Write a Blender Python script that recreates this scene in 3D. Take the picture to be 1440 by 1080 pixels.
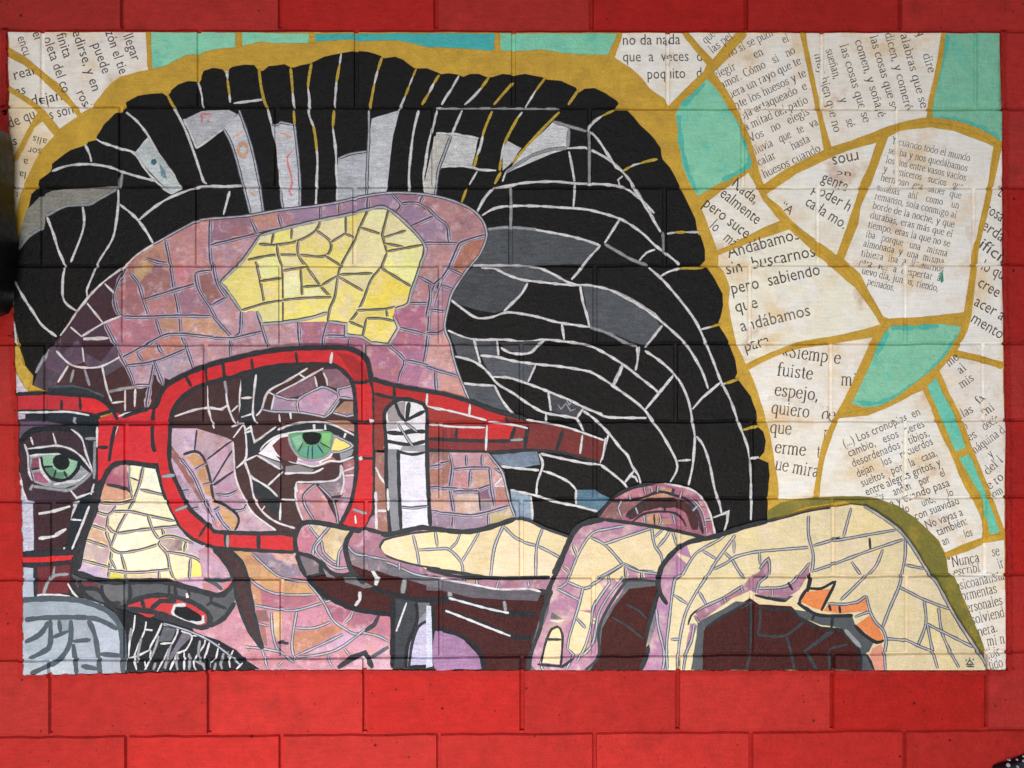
import bpy, math, random
from mathutils import Vector, geometry
random.seed(7)
SC = bpy.context.scene
for _o in list(bpy.data.objects):
    bpy.data.objects.remove(_o)

# ------------------------------------------------------------------ camera, light, exposure
S = 0.001826            # metres per photograph pixel on the wall (a 40 cm block is 219 px)
CZ = 1.45               # height of the picture centre above the ground
def W(px, py, d=0.0):   # wall point -> world (d = distance in front of the wall)
    return ((px-720)*S, -d, (540-py)*S + CZ)

cam_d = bpy.data.cameras.new('camera'); cam = bpy.data.objects.new('camera', cam_d)
SC.collection.objects.link(cam); SC.camera = cam
cam_d.sensor_width = 36.0; cam_d.lens = 27.0
CAM_DIST = 1440*S*27.0/36.0
cam.location = (0, -CAM_DIST, CZ); cam.rotation_euler = (math.radians(90), 0, 0)
cam_d.clip_end = 200; cam_d.clip_start = 0.02

world = bpy.data.worlds.new('World'); SC.world = world; world.use_nodes = True
wn = world.node_tree.nodes; wl = world.node_tree.links
sky = wn.new('ShaderNodeTexSky'); sky.sky_type = 'NISHITA'; sky.sun_disc = False
SUN_EL = math.radians(34); SUN_AZ = math.radians(200)
sky.sun_elevation = SUN_EL; sky.sun_rotation = SUN_AZ
wl.new(sky.outputs[0], wn['Background'].inputs[0]); wn['Background'].inputs[1].default_value = 0.05

sun_d = bpy.data.lights.new('sun', 'SUN'); sun = bpy.data.objects.new('sun', sun_d)
SC.collection.objects.link(sun); sun_d.energy = 0.6; sun_d.angle = math.radians(40); sun_d.color = (1, .97, .93)
sun.rotation_euler = Vector((-0.25, 1.0, -0.55)).to_track_quat('-Z', 'Y').to_euler()

# the open, sunlit side of the covered passage: soft light from low in front of the wall
ar_d = bpy.data.lights.new('open_side_light', 'AREA'); ar = bpy.data.objects.new('open_side_light', ar_d)
SC.collection.objects.link(ar); ar_d.shape = 'RECTANGLE'; ar_d.size = 2.0; ar_d.size_y = .9
ar_d.energy = 74; ar_d.color = (1, .965, .92)
ar.location = (-0.55, -2.0, CZ-1.6)
ar.rotation_euler = (Vector((.25, 0, CZ-.1))-ar.location).to_track_quat('-Z', 'Y').to_euler()

SC.view_settings.view_transform = 'Standard'; SC.view_settings.look = 'None'
SC.view_settings.gamma = 1; SC.view_settings.exposure = 0.12
SC.view_settings.use_curve_mapping = False

# ------------------------------------------------------------------ colour
def lin1(c):
    c /= 255.0
    return c/12.92 if c <= .04045 else ((c+.055)/1.055)**2.4
GAIN = 1.0
def col(t):
    if isinstance(t, str): t = [float(v) for v in t.split(',')]
    return tuple(min(.86, lin1(v)*GAIN) for v in t)

def paint_material(name, wash=.0, tints=(), bump=.25, rough=.5, spec=.4, fine=.12, base=None, streak=.08, pits=False):
    """painted masonry: colour attribute (or one base colour) mottled by brush washes, grainy block relief"""
    m = bpy.data.materials.new(name); m.use_nodes = True
    nt = m.node_tree; N = nt.nodes; L = nt.links; b = N['Principled BSDF']
    tc = N.new('ShaderNodeTexCoord')
    if base is None:
        a = N.new('ShaderNodeAttribute'); a.attribute_name = 'paint'; cur = a.outputs['Color']
    else:
        a = N.new('ShaderNodeRGB'); a.outputs[0].default_value = (*base, 1); cur = a.outputs[0]
    def noise(scale, detail=4, rg=.6, off=0, stretch=(1, 1, 1)):
        mp = N.new('ShaderNodeMapping'); mp.inputs['Location'].default_value = (off, off*1.7, off*.3)
        mp.inputs['Scale'].default_value = stretch
        L.new(tc.outputs['Object'], mp.inputs[0])
        n = N.new('ShaderNodeTexNoise'); n.inputs['Scale'].default_value = scale
        n.inputs['Detail'].default_value = detail; n.inputs['Roughness'].default_value = rg
        L.new(mp.outputs[0], n.inputs['Vector']); return n.outputs['Fac']
    def ramp(src, lo, hi, a0, a1):
        r = N.new('ShaderNodeMapRange'); r.inputs[1].default_value = lo; r.inputs[2].default_value = hi
        r.inputs[3].default_value = a0; r.inputs[4].default_value = a1; L.new(src, r.inputs[0]); return r.outputs[0]
    def mix(mode, fac, c1, c2):
        x = N.new('ShaderNodeMix'); x.data_type = 'RGBA'; x.blend_type = mode
        if isinstance(fac, float): x.inputs[0].default_value = fac
        else: L.new(fac, x.inputs[0])
        L.new(c1, x.inputs[6])
        if isinstance(c2, tuple): x.inputs[7].default_value = (*c2, 1)
        else: L.new(c2, x.inputs[7])
        return x.outputs[2]
    bw = N.new('ShaderNodeRGBToBW'); L.new(cur, bw.inputs[0])
    thin = ramp(bw.outputs[0], .04, .22, 0, 1) if base is None else None     # washes show on light paint only
    for i, (tc_, sc_, amt, lo, hi) in enumerate(tints):
        f_ = ramp(noise(sc_, 5, .62, 3.1*i+1), lo, hi, 0, amt)
        if thin:
            mu = N.new('ShaderNodeMath'); mu.operation = 'MULTIPLY'; L.new(f_, mu.inputs[0]); L.new(thin, mu.inputs[1]); f_ = mu.outputs[0]
        cur = mix('MIX', f_, cur, tc_)
    if wash:
        g = N.new('ShaderNodeCombineColor')
        v = ramp(noise(26, 6, .7, 9), .3, .7, 1-wash, 1+wash*.8)
        for k in range(3): L.new(v, g.inputs[k])
        cur = mix('MULTIPLY', 1.0, cur, g.outputs[0])
    if fine:
        g = N.new('ShaderNodeCombineColor')
        v = ramp(noise(190, 3, .6, 4, (1, 1, 2.2)), .3, .7, 1-fine, 1+fine)
        for k in range(3): L.new(v, g.inputs[k])
        cur = mix('MULTIPLY', 1.0, cur, g.outputs[0])
    if streak:   # brush and roller drag
        g = N.new('ShaderNodeCombineColor')
        v = ramp(noise(22, 5, .65, 13, (1, 1, 7)), .32, .68, 1-streak, 1+streak*.8)
        for k in range(3): L.new(v, g.inputs[k])
        cur = mix('MULTIPLY', 1.0, cur, g.outputs[0])
    if pits:     # pinholes of the concrete, as near-black dots
        for sc_, r_, keep in ((24, .09, .42), (48, .11, .6)):
            vo = N.new('ShaderNodeTexVoronoi'); vo.inputs['Scale'].default_value = sc_
            mp = N.new('ShaderNodeMapping'); mp.inputs['Scale'].default_value = (1, .02, 1); L.new(tc.outputs['Object'], mp.inputs[0]); L.new(mp.outputs[0], vo.inputs['Vector'])
            sp = N.new('ShaderNodeSeparateColor'); L.new(vo.outputs['Color'], sp.inputs[0])
            m1 = N.new('ShaderNodeMath'); m1.operation = 'MULTIPLY'
            L.new(ramp(vo.outputs['Distance'], r_*.6, r_*1.3, .9, 0), m1.inputs[0]); L.new(ramp(sp.outputs[0], keep, keep+.15, 0, 1), m1.inputs[1])
            m2 = N.new('ShaderNodeMath'); m2.operation = 'MULTIPLY'; L.new(m1.outputs[0], m2.inputs[0]); L.new(ramp(noise(6, 2, .5, 21), .43, .53, 0, 1), m2.inputs[1])
            cur = mix('MIX', m2.outputs[0], cur, (.02, .008, .008))
    L.new(cur, b.inputs['Base Color'])
    b.inputs['Specular IOR Level'].default_value = spec
    L.new(ramp(noise(60, 3, .6, 2), .3, .7, rough-.1, rough+.12), b.inputs['Roughness'])
    if bump:
        n1 = noise(330, 3, .65, 0); n2 = noise(75, 4, .6, 5); n3 = noise(900, 1, .5, 8)
        ad = N.new('ShaderNodeMath'); ad.operation = 'MULTIPLY_ADD'; ad.inputs[1].default_value = .6
        L.new(n1, ad.inputs[0]); L.new(n2, ad.inputs[2])
        ad2 = N.new('ShaderNodeMath'); ad2.operation = 'MULTIPLY_ADD'; ad2.inputs[1].default_value = .3
        L.new(n3, ad2.inputs[0]); L.new(ad.outputs[0], ad2.inputs[2])
        bp = N.new('ShaderNodeBump'); bp.inputs['Strength'].default_value = bump; bp.inputs['Distance'].default_value = .004
        L.new(ad2.outputs[0], bp.inputs['Height']); L.new(bp.outputs[0], b.inputs['Normal'])
    return m

M = {}
M['red'] = paint_material('red_masonry_paint', wash=.13, bump=.8, rough=.6, spec=.14, fine=.13, streak=.09,
    tints=((col((128, 34, 28)), 10, .55, .52, .66), (col((206, 50, 44)), 15, .45, .55, .68), (col((96, 40, 34)), 7, .5, .60, .72)), pits=True)
RED = col((178, 41, 37))
M['mural'] = paint_material('mural_paint', wash=.16, bump=.6, rough=.46, spec=.35, fine=.14, streak=.1)
M['skin'] = paint_material('washed_skin_paint', wash=.2, bump=.6, rough=.48, spec=.35, fine=.14, streak=.1,
    tints=((col((188, 128, 88)), 26, .42, .53, .66), (col((128, 108, 150)), 31, .42, .54, .68), (col((228, 202, 210)), 37, .5, .54, .69), (col((128, 72, 84)), 29, .36, .56, .68), (col((204, 110, 130)), 22, .3, .56, .7)))
M['cream'] = paint_material('cream_paint', wash=.1, bump=.65, rough=.42, spec=.4, fine=.11,
    tints=((col((240, 220, 140)), 14, .35, .54, .72), (col((234, 212, 196)), 22, .6, .50, .70)))
M['dark'] = paint_material('black_gloss_paint', wash=.2, bump=.85, rough=.34, spec=.22, fine=.25, streak=.2)
M['teal'] = paint_material('turquoise_paint', wash=.1, bump=.75, rough=.4, spec=.45, fine=.09,
    tints=((col((60, 190, 178)), 17, .6, .52, .70),))
M['gold'] = paint_material('mustard_paint', wash=.18, bump=.75, rough=.46, spec=.4, fine=.15,
    tints=((col((224, 182, 62)), 16, .5, .5, .72), (col((160, 120, 36)), 30, .4, .6, .76)))
M['paper'] = paint_material('varnished_printed_paper', wash=.08, bump=.4, rough=.5, spec=.35, fine=.05,
    tints=((col((226, 196, 150)), 7, .75, .50, .66), (col((242, 238, 236)), 13, .8, .5, .64), (col((186, 132, 92)), 8.5, .7, .585, .74)))
M['ink'] = paint_material('printed_ink', wash=.1, bump=.3, rough=.55, spec=.3, fine=.2)

# ------------------------------------------------------------------ the block wall and its joints
HJ = [(41, 44), (150, 154), (263, 264.5), (374.5, 372.5), (485, 482.5), (596, 590.5), (705.5, 699), (815.5, 808), (928, 916), (1036, 1026)]
HJ = [(HJ[0][0]-110.5*k, HJ[0][1]-109.5*k) for k in (3, 2, 1)] + HJ + [(HJ[-1][0]+110.5*k, HJ[-1][1]+109.5*k) for k in (1, 2, 3)]
VA = [172, 394, 613, 831.5, 1049, 1265.5]; VB = [59.5, 280, 501, 722, 939, 1155.5, 1372]
VJ = [VB, VA, VB, VA, VB, [170, 389, 610, 829, 1044.5, 1261], [60.5, 278, 499, 718, 934.5, 1150, 1369], [174, 395, 619, 836.5, 1054, 1273],
      [65, 289, 512, 733, 950, 1168, 1382], [178, 398, 620, 836.5, 1056.5, 1273], [75, 296, 515, 733, 954, 1170, 1384],
      [178, 397, 620, 834, 1055.5, 1273], [71, 294, 513, 734, 953, 1170, 1387]]
VJ.append([178, 395, 617, 836, 1056, 1272]); VJ.append([71, 294, 513, 734, 953, 1170, 1387]); VJ.append([178, 395, 617, 836, 1056, 1272]); VJ.append(VJ[-2])
VJ = [[c[0]-219*k for k in (3, 2, 1)] + c + [c[-1]+219*k for k in (1, 2, 3)] for c in VJ]
HK = [(a, (b-a)/1440.0) for a, b in HJ]
HA, HB, HD = .7, 2.9, .0065
VA_, VB_, VD = 2.4, 3.5, .0065

VDEEP = .012            # upright joints outside the mural, cut deeper so that shade darkens them
GX = 26.0
_jr = random.Random(31)
HW = [[_jr.uniform(-.85, .85) for _ in range(120)] for _ in HJ]
def hline(i, c):        # bed joint i is not ruler straight: a polyline, one piece per 26 px column c
    a, k = HK[i]; w0, w1 = HW[i][(c+40) % 120], HW[i][(c+41) % 120]; s = (w1-w0)/GX
    return a+w0-s*c*GX, k+s

def split(poly, f):
    """split a convex polygon by f(p)=0 -> (negative side, positive side)"""
    v = [f(p) for p in poly]
    if all(x <= 1e-6 for x in v): return poly, None
    if all(x >= -1e-6 for x in v): return None, poly
    neg = []; pos = []
    n = len(poly)
    for i in range(n):
        a, b = poly[i], poly[(i+1) % n]; fa, fb = v[i], v[(i+1) % n]
        if fa <= 0: neg.append(a)
        if fa >= 0: pos.append(a)
        if (fa < 0 < fb) or (fb < 0 < fa):
            t = fa/(fa-fb); q = (a[0]+(b[0]-a[0])*t, a[1]+(b[1]-a[1])*t); neg.append(q); pos.append(q)
    return (neg if len(neg) > 2 else None), (pos if len(pos) > 2 else None)

def drape(poly, out):
    """cut a convex polygon along the masonry joints; out gets lists of (x, y, depth)"""
    ys = [p[1] for p in poly]; y0, y1 = min(ys)-22, max(ys)+22
    x0 = min(p[0] for p in poly); x1 = max(p[0] for p in poly)
    near_ = [i for i, (a, k) in enumerate(HK) if not (a+min(0, k*1440)-8 > y1-18 or a+max(0, k*1440)+8 < y0+18)]
    cols = [(0, poly)]
    if near_:
        cols = []; rest = poly
        for c in range(math.floor(x0/GX), math.floor(x1/GX)+1):
            n, rest_ = split(rest, lambda r: r[0]-(c+1)*GX)
            if n: cols.append((c, n))
            rest = rest_
            if not rest: break
    pieces = []
    for c, q0 in cols:
        sub = [q0]
        for i in near_:
            a, k = hline(i, c)
            for o in (-HB, -HA, HA, HB):
                nx = []
                for q in sub:
                    n, p = split(q, lambda r: r[1]-a-k*r[0]-o)
                    if n: nx.append(n)
                    if p: nx.append(p)
                sub = nx
        pieces += [(c, q) for q in sub]
    for c, q in pieces:
        n = len(q); cx = sum(p[0] for p in q)/n; cy = sum(p[1] for p in q)/n
        band = None; course = 0
        for i in range(len(HK)):
            a, k = hline(i, c) if near_ else HK[i]
            d = cy-a-k*cx
            if abs(d) < HB: band = (a, k); break
            if d > 0: course = i+1
        js = None
        if band:
            a, k = band; d = cy-a-k*cx
            ph = lambda p: HD*(HB-abs(p[1]-a-k*p[0]))/(HB-HA)
            if abs(d) > HA: course = i if d < 0 else i+1
            else:
                out.append([(p[0], p[1], HD) for p in q]); continue
        else: ph = lambda p: 0
        xs = [p[0] for p in q]; x0, x1 = min(xs), max(xs)
        sub = [q]; js = [v for v in VJ[min(course, len(VJ)-1)] if v-VB_ < x1 and v+VB_ > x0]
        dv = VD if band or 4 <= course <= 11 else VDEEP
        pv = lambda p, v: dv*(VB_-abs(p[0]-v))/(VB_-VA_)
        for v in js:
            cuts = [lambda r, o=o: r[0]-v-o for o in (-VB_, -VA_, VA_, VB_)]
            if band:   # where the upright joint runs out into the bed joint: cut along the valley line too
                sg = 1 if d > 0 else -1
                cuts += [lambda r, e=e: HD*(HB-sg*(r[1]-a-k*r[0]))/(HB-HA)-VD*(VB_-e*(r[0]-v))/(VB_-VA_) for e in (-1, 1)]
            for f in cuts:
                nx = []
                for s in sub:
                    if max(p[0] for p in s) < v-VB_-.01 or min(p[0] for p in s) > v+VB_+.01: nx.append(s); continue
                    n_, p_ = split(s, f)
                    if n_: nx.append(n_)
                    if p_: nx.append(p_)
                sub = nx
        for s in sub:
            r = []
            for p in s:
                z = min(HD, max(0, ph(p)))
                for v in js: z = max(z, min(dv, pv(p, v)))
                r.append((p[0], p[1], z))
            out.append(r)

class Sheet:
    """one part: coloured polygons that follow the wall's relief"""
    def __init__(s): s.v = []; s.f = []; s.c = []; s.idx = {}
    def add(s, poly, c, z, worn=False):
        out = []; drape(poly, out)
        for q in out:
            if worn and max(p[2] for p in q) > .0015 and math.sin(q[0][0]*.41+q[0][1]*.05)+.5*math.sin(q[0][0]*1.3) > -.15: continue
            ids = []
            for x, y, h in q:
                key = (round(x, 3), round(y, 3), round(z-h, 7)); i = s.idx.get(key)
                if i is None: i = len(s.v); s.idx[key] = i; s.v.append(W(x, y, z-h))
                if i not in ids: ids.append(i)
            if len(ids) > 2:
                # face the camera: y is down in the photograph
                s.f.append(ids); s.c.append(c)
    def build(s, name, mat, parent=None):
        me = bpy.data.meshes.new(name); me.from_pydata(s.v, [], s.f)
        at = me.color_attributes.new('paint', 'FLOAT_COLOR', 'CORNER')
        buf = []
        for f, c in zip(me.polygons, s.c): buf += [c[0], c[1], c[2], 1.0]*f.loop_total
        at.data.foreach_set('color', buf)
        fl = [i for i, p in enumerate(me.polygons) if p.normal.y > 0]
        for i in fl: me.polygons[i].flip()
        me.materials.append(mat); me.update()
        o = bpy.data.objects.new(name, me); SC.collection.objects.link(o)
        if parent: o.parent = parent
        return o

wall = Sheet()
X0, X1, Y0, Y1 = -520, 1960, HJ[0][0]+20, HJ[-1][1]-20
for i in range(31):
    xa, xb = X0+(X1-X0)*i/31, X0+(X1-X0)*(i+1)/31
    wall.add([(xa, Y0), (xb, Y0), (xb, Y1), (xa, Y1)], RED, 0)
for i, f in enumerate(wall.f):   # each block took the paint a little differently
    x = sum(wall.v[k][0] for k in f)/len(f)/S+720; y = 540-(sum(wall.v[k][2] for k in f)/len(f)-CZ)/S
    cs = sum(1 for a, k in HK if y > a+k*x); vs = VJ[min(cs, len(VJ)-1)]; bi = sum(1 for v in vs if x > v)
    r = random.Random(cs*97+bi*13+5); q = r.uniform(.88, 1.05); w = r.uniform(-.012, .022)
    wall.c[i] = (RED[0]*q, max(0, RED[1]*q+w*.6), max(0, RED[2]*q+w*.55))
for i in range(len(HK)):   # ends of the deep upright joints
    for course, sg in ((i, -1), (i+1, 1)):
        if 4 <= course <= 11: continue
        for v in VJ[min(course, len(VJ)-1)]:
            if v < X0+9 or v > X1-9: continue
            a, k = hline(i, math.floor(v/GX)); b0 = len(wall.v)
            for dx, dz in ((-VB_, 0), (-VA_, VDEEP), (VA_, VDEEP), (VB_, 0), (VA_, VD), (-VA_, VD)):
                wall.v.append(W(v+dx, a+k*(v+dx)+sg*HB, -dz))
            for f in ((0, 1, 5), (1, 2, 4, 5), (2, 3, 4)): wall.f.append([b0+q for q in f]); wall.c.append(RED)
# the body of the wall behind its skin
b0 = len(wall.v); dm = -.0128
P8 = [W(X0, Y0, dm), W(X1, Y0, dm), W(X1, Y1, dm), W(X0, Y1, dm), W(X0, Y0, -.19), W(X1, Y0, -.19), W(X1, Y1, -.19), W(X0, Y1, -.19)]
wall.v += P8
for f in ((0, 1, 2, 3), (7, 6, 5, 4), (0, 4, 5, 1), (1, 5, 6, 2), (2, 6, 7, 3), (3, 7, 4, 0)):
    wall.f.append([b0+i for i in f]); wall.c.append(RED)
wo = wall.build('block_wall', M['red'])
wo['label'] = 'red painted concrete block wall with staggered joints, the mural painted on it'; wo['category'] = 'wall'

# ------------------------------------------------------------------ drawing helpers for the mural
ZSTEP = 3.2e-6
class St: z = 2e-4
def nz():
    St.z += ZSTEP; return St.z
ORG = [0, 0]
def pts(toks):
    out = []; it = []
    for t in toks:
        if t[0] == '@': it.append(t)
        else: it += t.split(',')
    it = iter(it)
    for t in it:
        if t[0] == '@':
            a, b = t[1:].split(','); ORG[0] = float(a); ORG[1] = float(b)
        else:
            x = float(t); y = float(next(it)); out.append((ORG[0]+x/4.5, ORG[1]+y/4.5))
    return out

def catmull(p, closed=False, step=5.0):
    n = len(p)
    if n < 3: return resample(p, step)
    out = []
    for i in range(n if closed else n-1):
        a = p[(i-1) % n] if (closed or i > 0) else p[0]; b = p[i]; c = p[(i+1) % n]
        d = p[(i+2) % n] if (closed or i+2 < n) else p[-1]
        k = max(1, int(math.dist(b, c)/step))
        for j in range(k):
            t = j/k; t2 = t*t; t3 = t2*t
            out.append(tuple(.5*((2*b[q])+(-a[q]+c[q])*t+(2*a[q]-5*b[q]+4*c[q]-d[q])*t2+(-a[q]+3*b[q]-3*c[q]+d[q])*t3) for q in (0, 1)))
    if not closed: out.append(p[-1])
    return out
def resample(p, step=5.0, closed=False):
    out = []; n = len(p)
    for i in range(n if closed else n-1):
        a, b = p[i], p[(i+1) % n]; k = max(1, int(math.dist(a, b)/step))
        for j in range(k): out.append((a[0]+(b[0]-a[0])*j/k, a[1]+(b[1]-a[1])*j/k))
    if not closed: out.append(p[-1])
    return out
def wob(x, y, s=.13):   # small smooth hand tremor
    return math.sin(x*s*1.3+y*s*.7)+.6*math.sin(x*s*2.9-y*s*2.3+1.7)+.5*math.sin(y*s*4.1+x*s*.9)

def tri(poly):
    t = geometry.tessellate_polygon([[Vector((x, y, 0)) for x, y in poly]])
    return [[poly[i] for i in f] for f in t]
def vary(c, a=.05):
    k = 1+random.uniform(-a, a); return tuple(min(.86, v*k) for v in c)

def fill(sh, p, c, smooth=False, jit=.55):
    p = catmull(p, True, 4) if smooth else resample(p, 9, True)
    p = [(x+jit*.5*wob(x, y), y+jit*.5*wob(y+50, x)) for x, y in p]
    z = nz()
    for t in tri(p): sh.add(t, c, z)

def ribbon(sh, p, w, c, z=None, var=.16, taper=True, contrast=None, worn=False):
    n = len(p)
    if n < 2: return
    z = nz() if z is None else z
    L_, R_ = [], []
    for i in range(n):
        a = p[max(0, i-1)]; b = p[min(n-1, i+1)]
        d0 = (p[i][0]-a[0], p[i][1]-a[1]); d1 = (b[0]-p[i][0], b[1]-p[i][1])
        l0 = math.hypot(*d0); l1 = math.hypot(*d1)
        if l0 < 1e-6: d0, l0 = d1, l1
        if l1 < 1e-6: d1, l1 = d0, l0
        if l0 < 1e-6: return
        u = (d0[0]/l0, d0[1]/l0); v = (d1[0]/l1, d1[1]/l1)
        t = (u[0]+v[0], u[1]+v[1]); lt = math.hypot(*t)
        t = (t[0]/lt, t[1]/lt) if lt > .2 else v
        cs = max(.55, abs(t[0]*v[0]+t[1]*v[1]))
        if contrast: h = .5*(contrast[0]+(w-contrast[0])*abs(t[0]*contrast[1][0]+t[1]*contrast[1][1])**1.3)
        else: h = .5*w*(1+var*wob(p[i][0], p[i][1], .21))/cs
        if taper and (i == 0 or i == n-1) and n > 2: h *= .6
        nx, ny = -t[1], t[0]
        L_.append((p[i][0]+nx*h, p[i][1]+ny*h)); R_.append((p[i][0]-nx*h, p[i][1]-ny*h))
    for i in range(n-1):
        q = [L_[i], L_[i+1], R_[i+1], R_[i]]
        sh.add([q[0], q[1], q[2]], c, z, worn); sh.add([q[0], q[2], q[3]], c, z, worn)

STY = {  # (colour, width) layers, painted one over the other
 'w': (('128,128,134', 3.9), ('214,212,216', 3.0)), 'g': (('96,98,104', 4.9), ('150,152,158', 3.4)),
 'm': (('190,160,62', 3.9),), 'n': (('60,60,76', 4.5), ('176,172,188', 1.5)),
 'y': (('70,70,68', 3.9), ('150,146,140', 1.0)), 'k': (('32,36,43', 5.2),), 'd': (('58,66,72', 3.6),),
 'G': (('206,162,54', 7.0),), 'T': (('88,192,174', 6.5),), 'r': (('222,130,128', 2.6),), 'o': (('226,170,140', 3.0),), 'u': (('46,48,60', 2.6),),
 'h': (('62,64,78', 4.6), ('176,180,192', 2.0)), 'c': (('58,60,66', 5.0), ('160,164,172', 2.9)), 'e': (('70,80,90', 6.2),),
 'B': (('66,30,32', 13),), 'q': (('110,50,60', 3),) }
def stroke(sh, sty, p, wash=False):
    s = sty[0]; f = 1.0
    if len(sty) > 1: f = float(sty[1:])/STY[s][-1 if s in 'wgh' else 0][1]
    if wash and s in 'ny' and cur.mat in ('skin', 'cream') and math.dist(p[0], p[-1]) > 4:   # the wash pales or warms next to the grout line
        ribbon(sh, p, 7.0 if cur.mat == 'skin' else 6.6, vary(col('184,160,184' if cur.mat == 'skin' else '240,220,128' if s == 'y' else '238,220,158'), .08), var=.3)
    for k, (c, w) in enumerate(STY[s]):
        if s in 'nyc' and k == 1:  # light edge of the grout line sits to one side
            p = [(x+.55, y+.5) for x, y in p]
        ribbon(sh, p, w*f, col(c), var=.3 if s == 'T' else .2 if s == 'w' else .05 if s == 'G' else .1 if k == 0 else .13)

def inside(p, poly):
    x, y = p; r = False; n = len(poly)
    for i in range(n):
        a, b = poly[i], poly[i-1]
        if (a[1] > y) != (b[1] > y) and x < (b[0]-a[0])*(y-a[1])/(b[1]-a[1])+a[0]: r = not r
    return r
def region(sh, pal, outline, lines, seeds, fills):
    """tesserae: the outline cut into cells by the lines, each cell one colour"""
    V = []; E = []
    def chain(p, closed=False):
        b = len(V); V.extend(Vector(q) for q in p)
        E.extend((b+i, b+i+1) for i in range(len(p)-1))
        if closed: E.append((b+len(p)-1, b))
    o = resample(outline, 12, True); chain(o, True)
    for sty, p in lines:
        a, b = p[0], p[1]; l = math.dist(a, b) or 1; e0 = (a[0]-(b[0]-a[0])/l*6.5, a[1]-(b[1]-a[1])/l*6.5)
        a, b = p[-1], p[-2]; l = math.dist(a, b) or 1; e1 = (a[0]-(b[0]-a[0])/l*6.5, a[1]-(b[1]-a[1])/l*6.5)
        chain([e0]+p+[e1])
    v, e, f, ov, oe, of = geometry.delaunay_2d_cdt(V, E, [], 0, 1e-4)
    hard = set()
    for (a, b), src in zip(e, oe):
        if src: hard.add((min(a, b), max(a, b)))
    em = {}
    for i, t in enumerate(f):
        for k in range(3):
            a, b = t[k], t[(k+1) % 3]; em.setdefault((min(a, b), max(a, b)), []).append(i)
    cell = [-1]*len(f); nc = 0; cen = []
    for t in f: cen.append((sum(v[i][0] for i in t)/3, sum(v[i][1] for i in t)/3))
    for i in range(len(f)):
        if cell[i] >= 0: continue
        cell[i] = nc; st = [i]
        while st:
            j = st.pop(); t = f[j]
            for k in range(3):
                a, b = t[k], t[(k+1) % 3]; ke = (min(a, b), max(a, b))
                if ke in hard: continue
                for q in em[ke]:
                    if cell[q] < 0: cell[q] = nc; st.append(q)
        nc += 1
    cc = {}
    for c, p in seeds:
        for i, t in enumerate(f):
            if inside(p, [v[k] for k in t]): cc.setdefault(cell[i], []).append((c, p)); break
    dflt = {}; z = nz()
    for i, t in enumerate(f):
        if not inside(cen[i], o): continue
        ci = cell[i]
        if ci in cc:
            c = min(cc[ci], key=lambda s: math.dist(s[1], cen[i]))[0]
        else:
            if ci not in dflt: dflt[ci] = vary(random.choice(pal), .10)
            c = dflt[ci]
        sh.add([tuple(v[k]) for k in t], c, z)
    for c, p, sm in fills: fill(sh, p, c, sm)
    for sty, p in lines: stroke(sh, sty, p, True)

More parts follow.
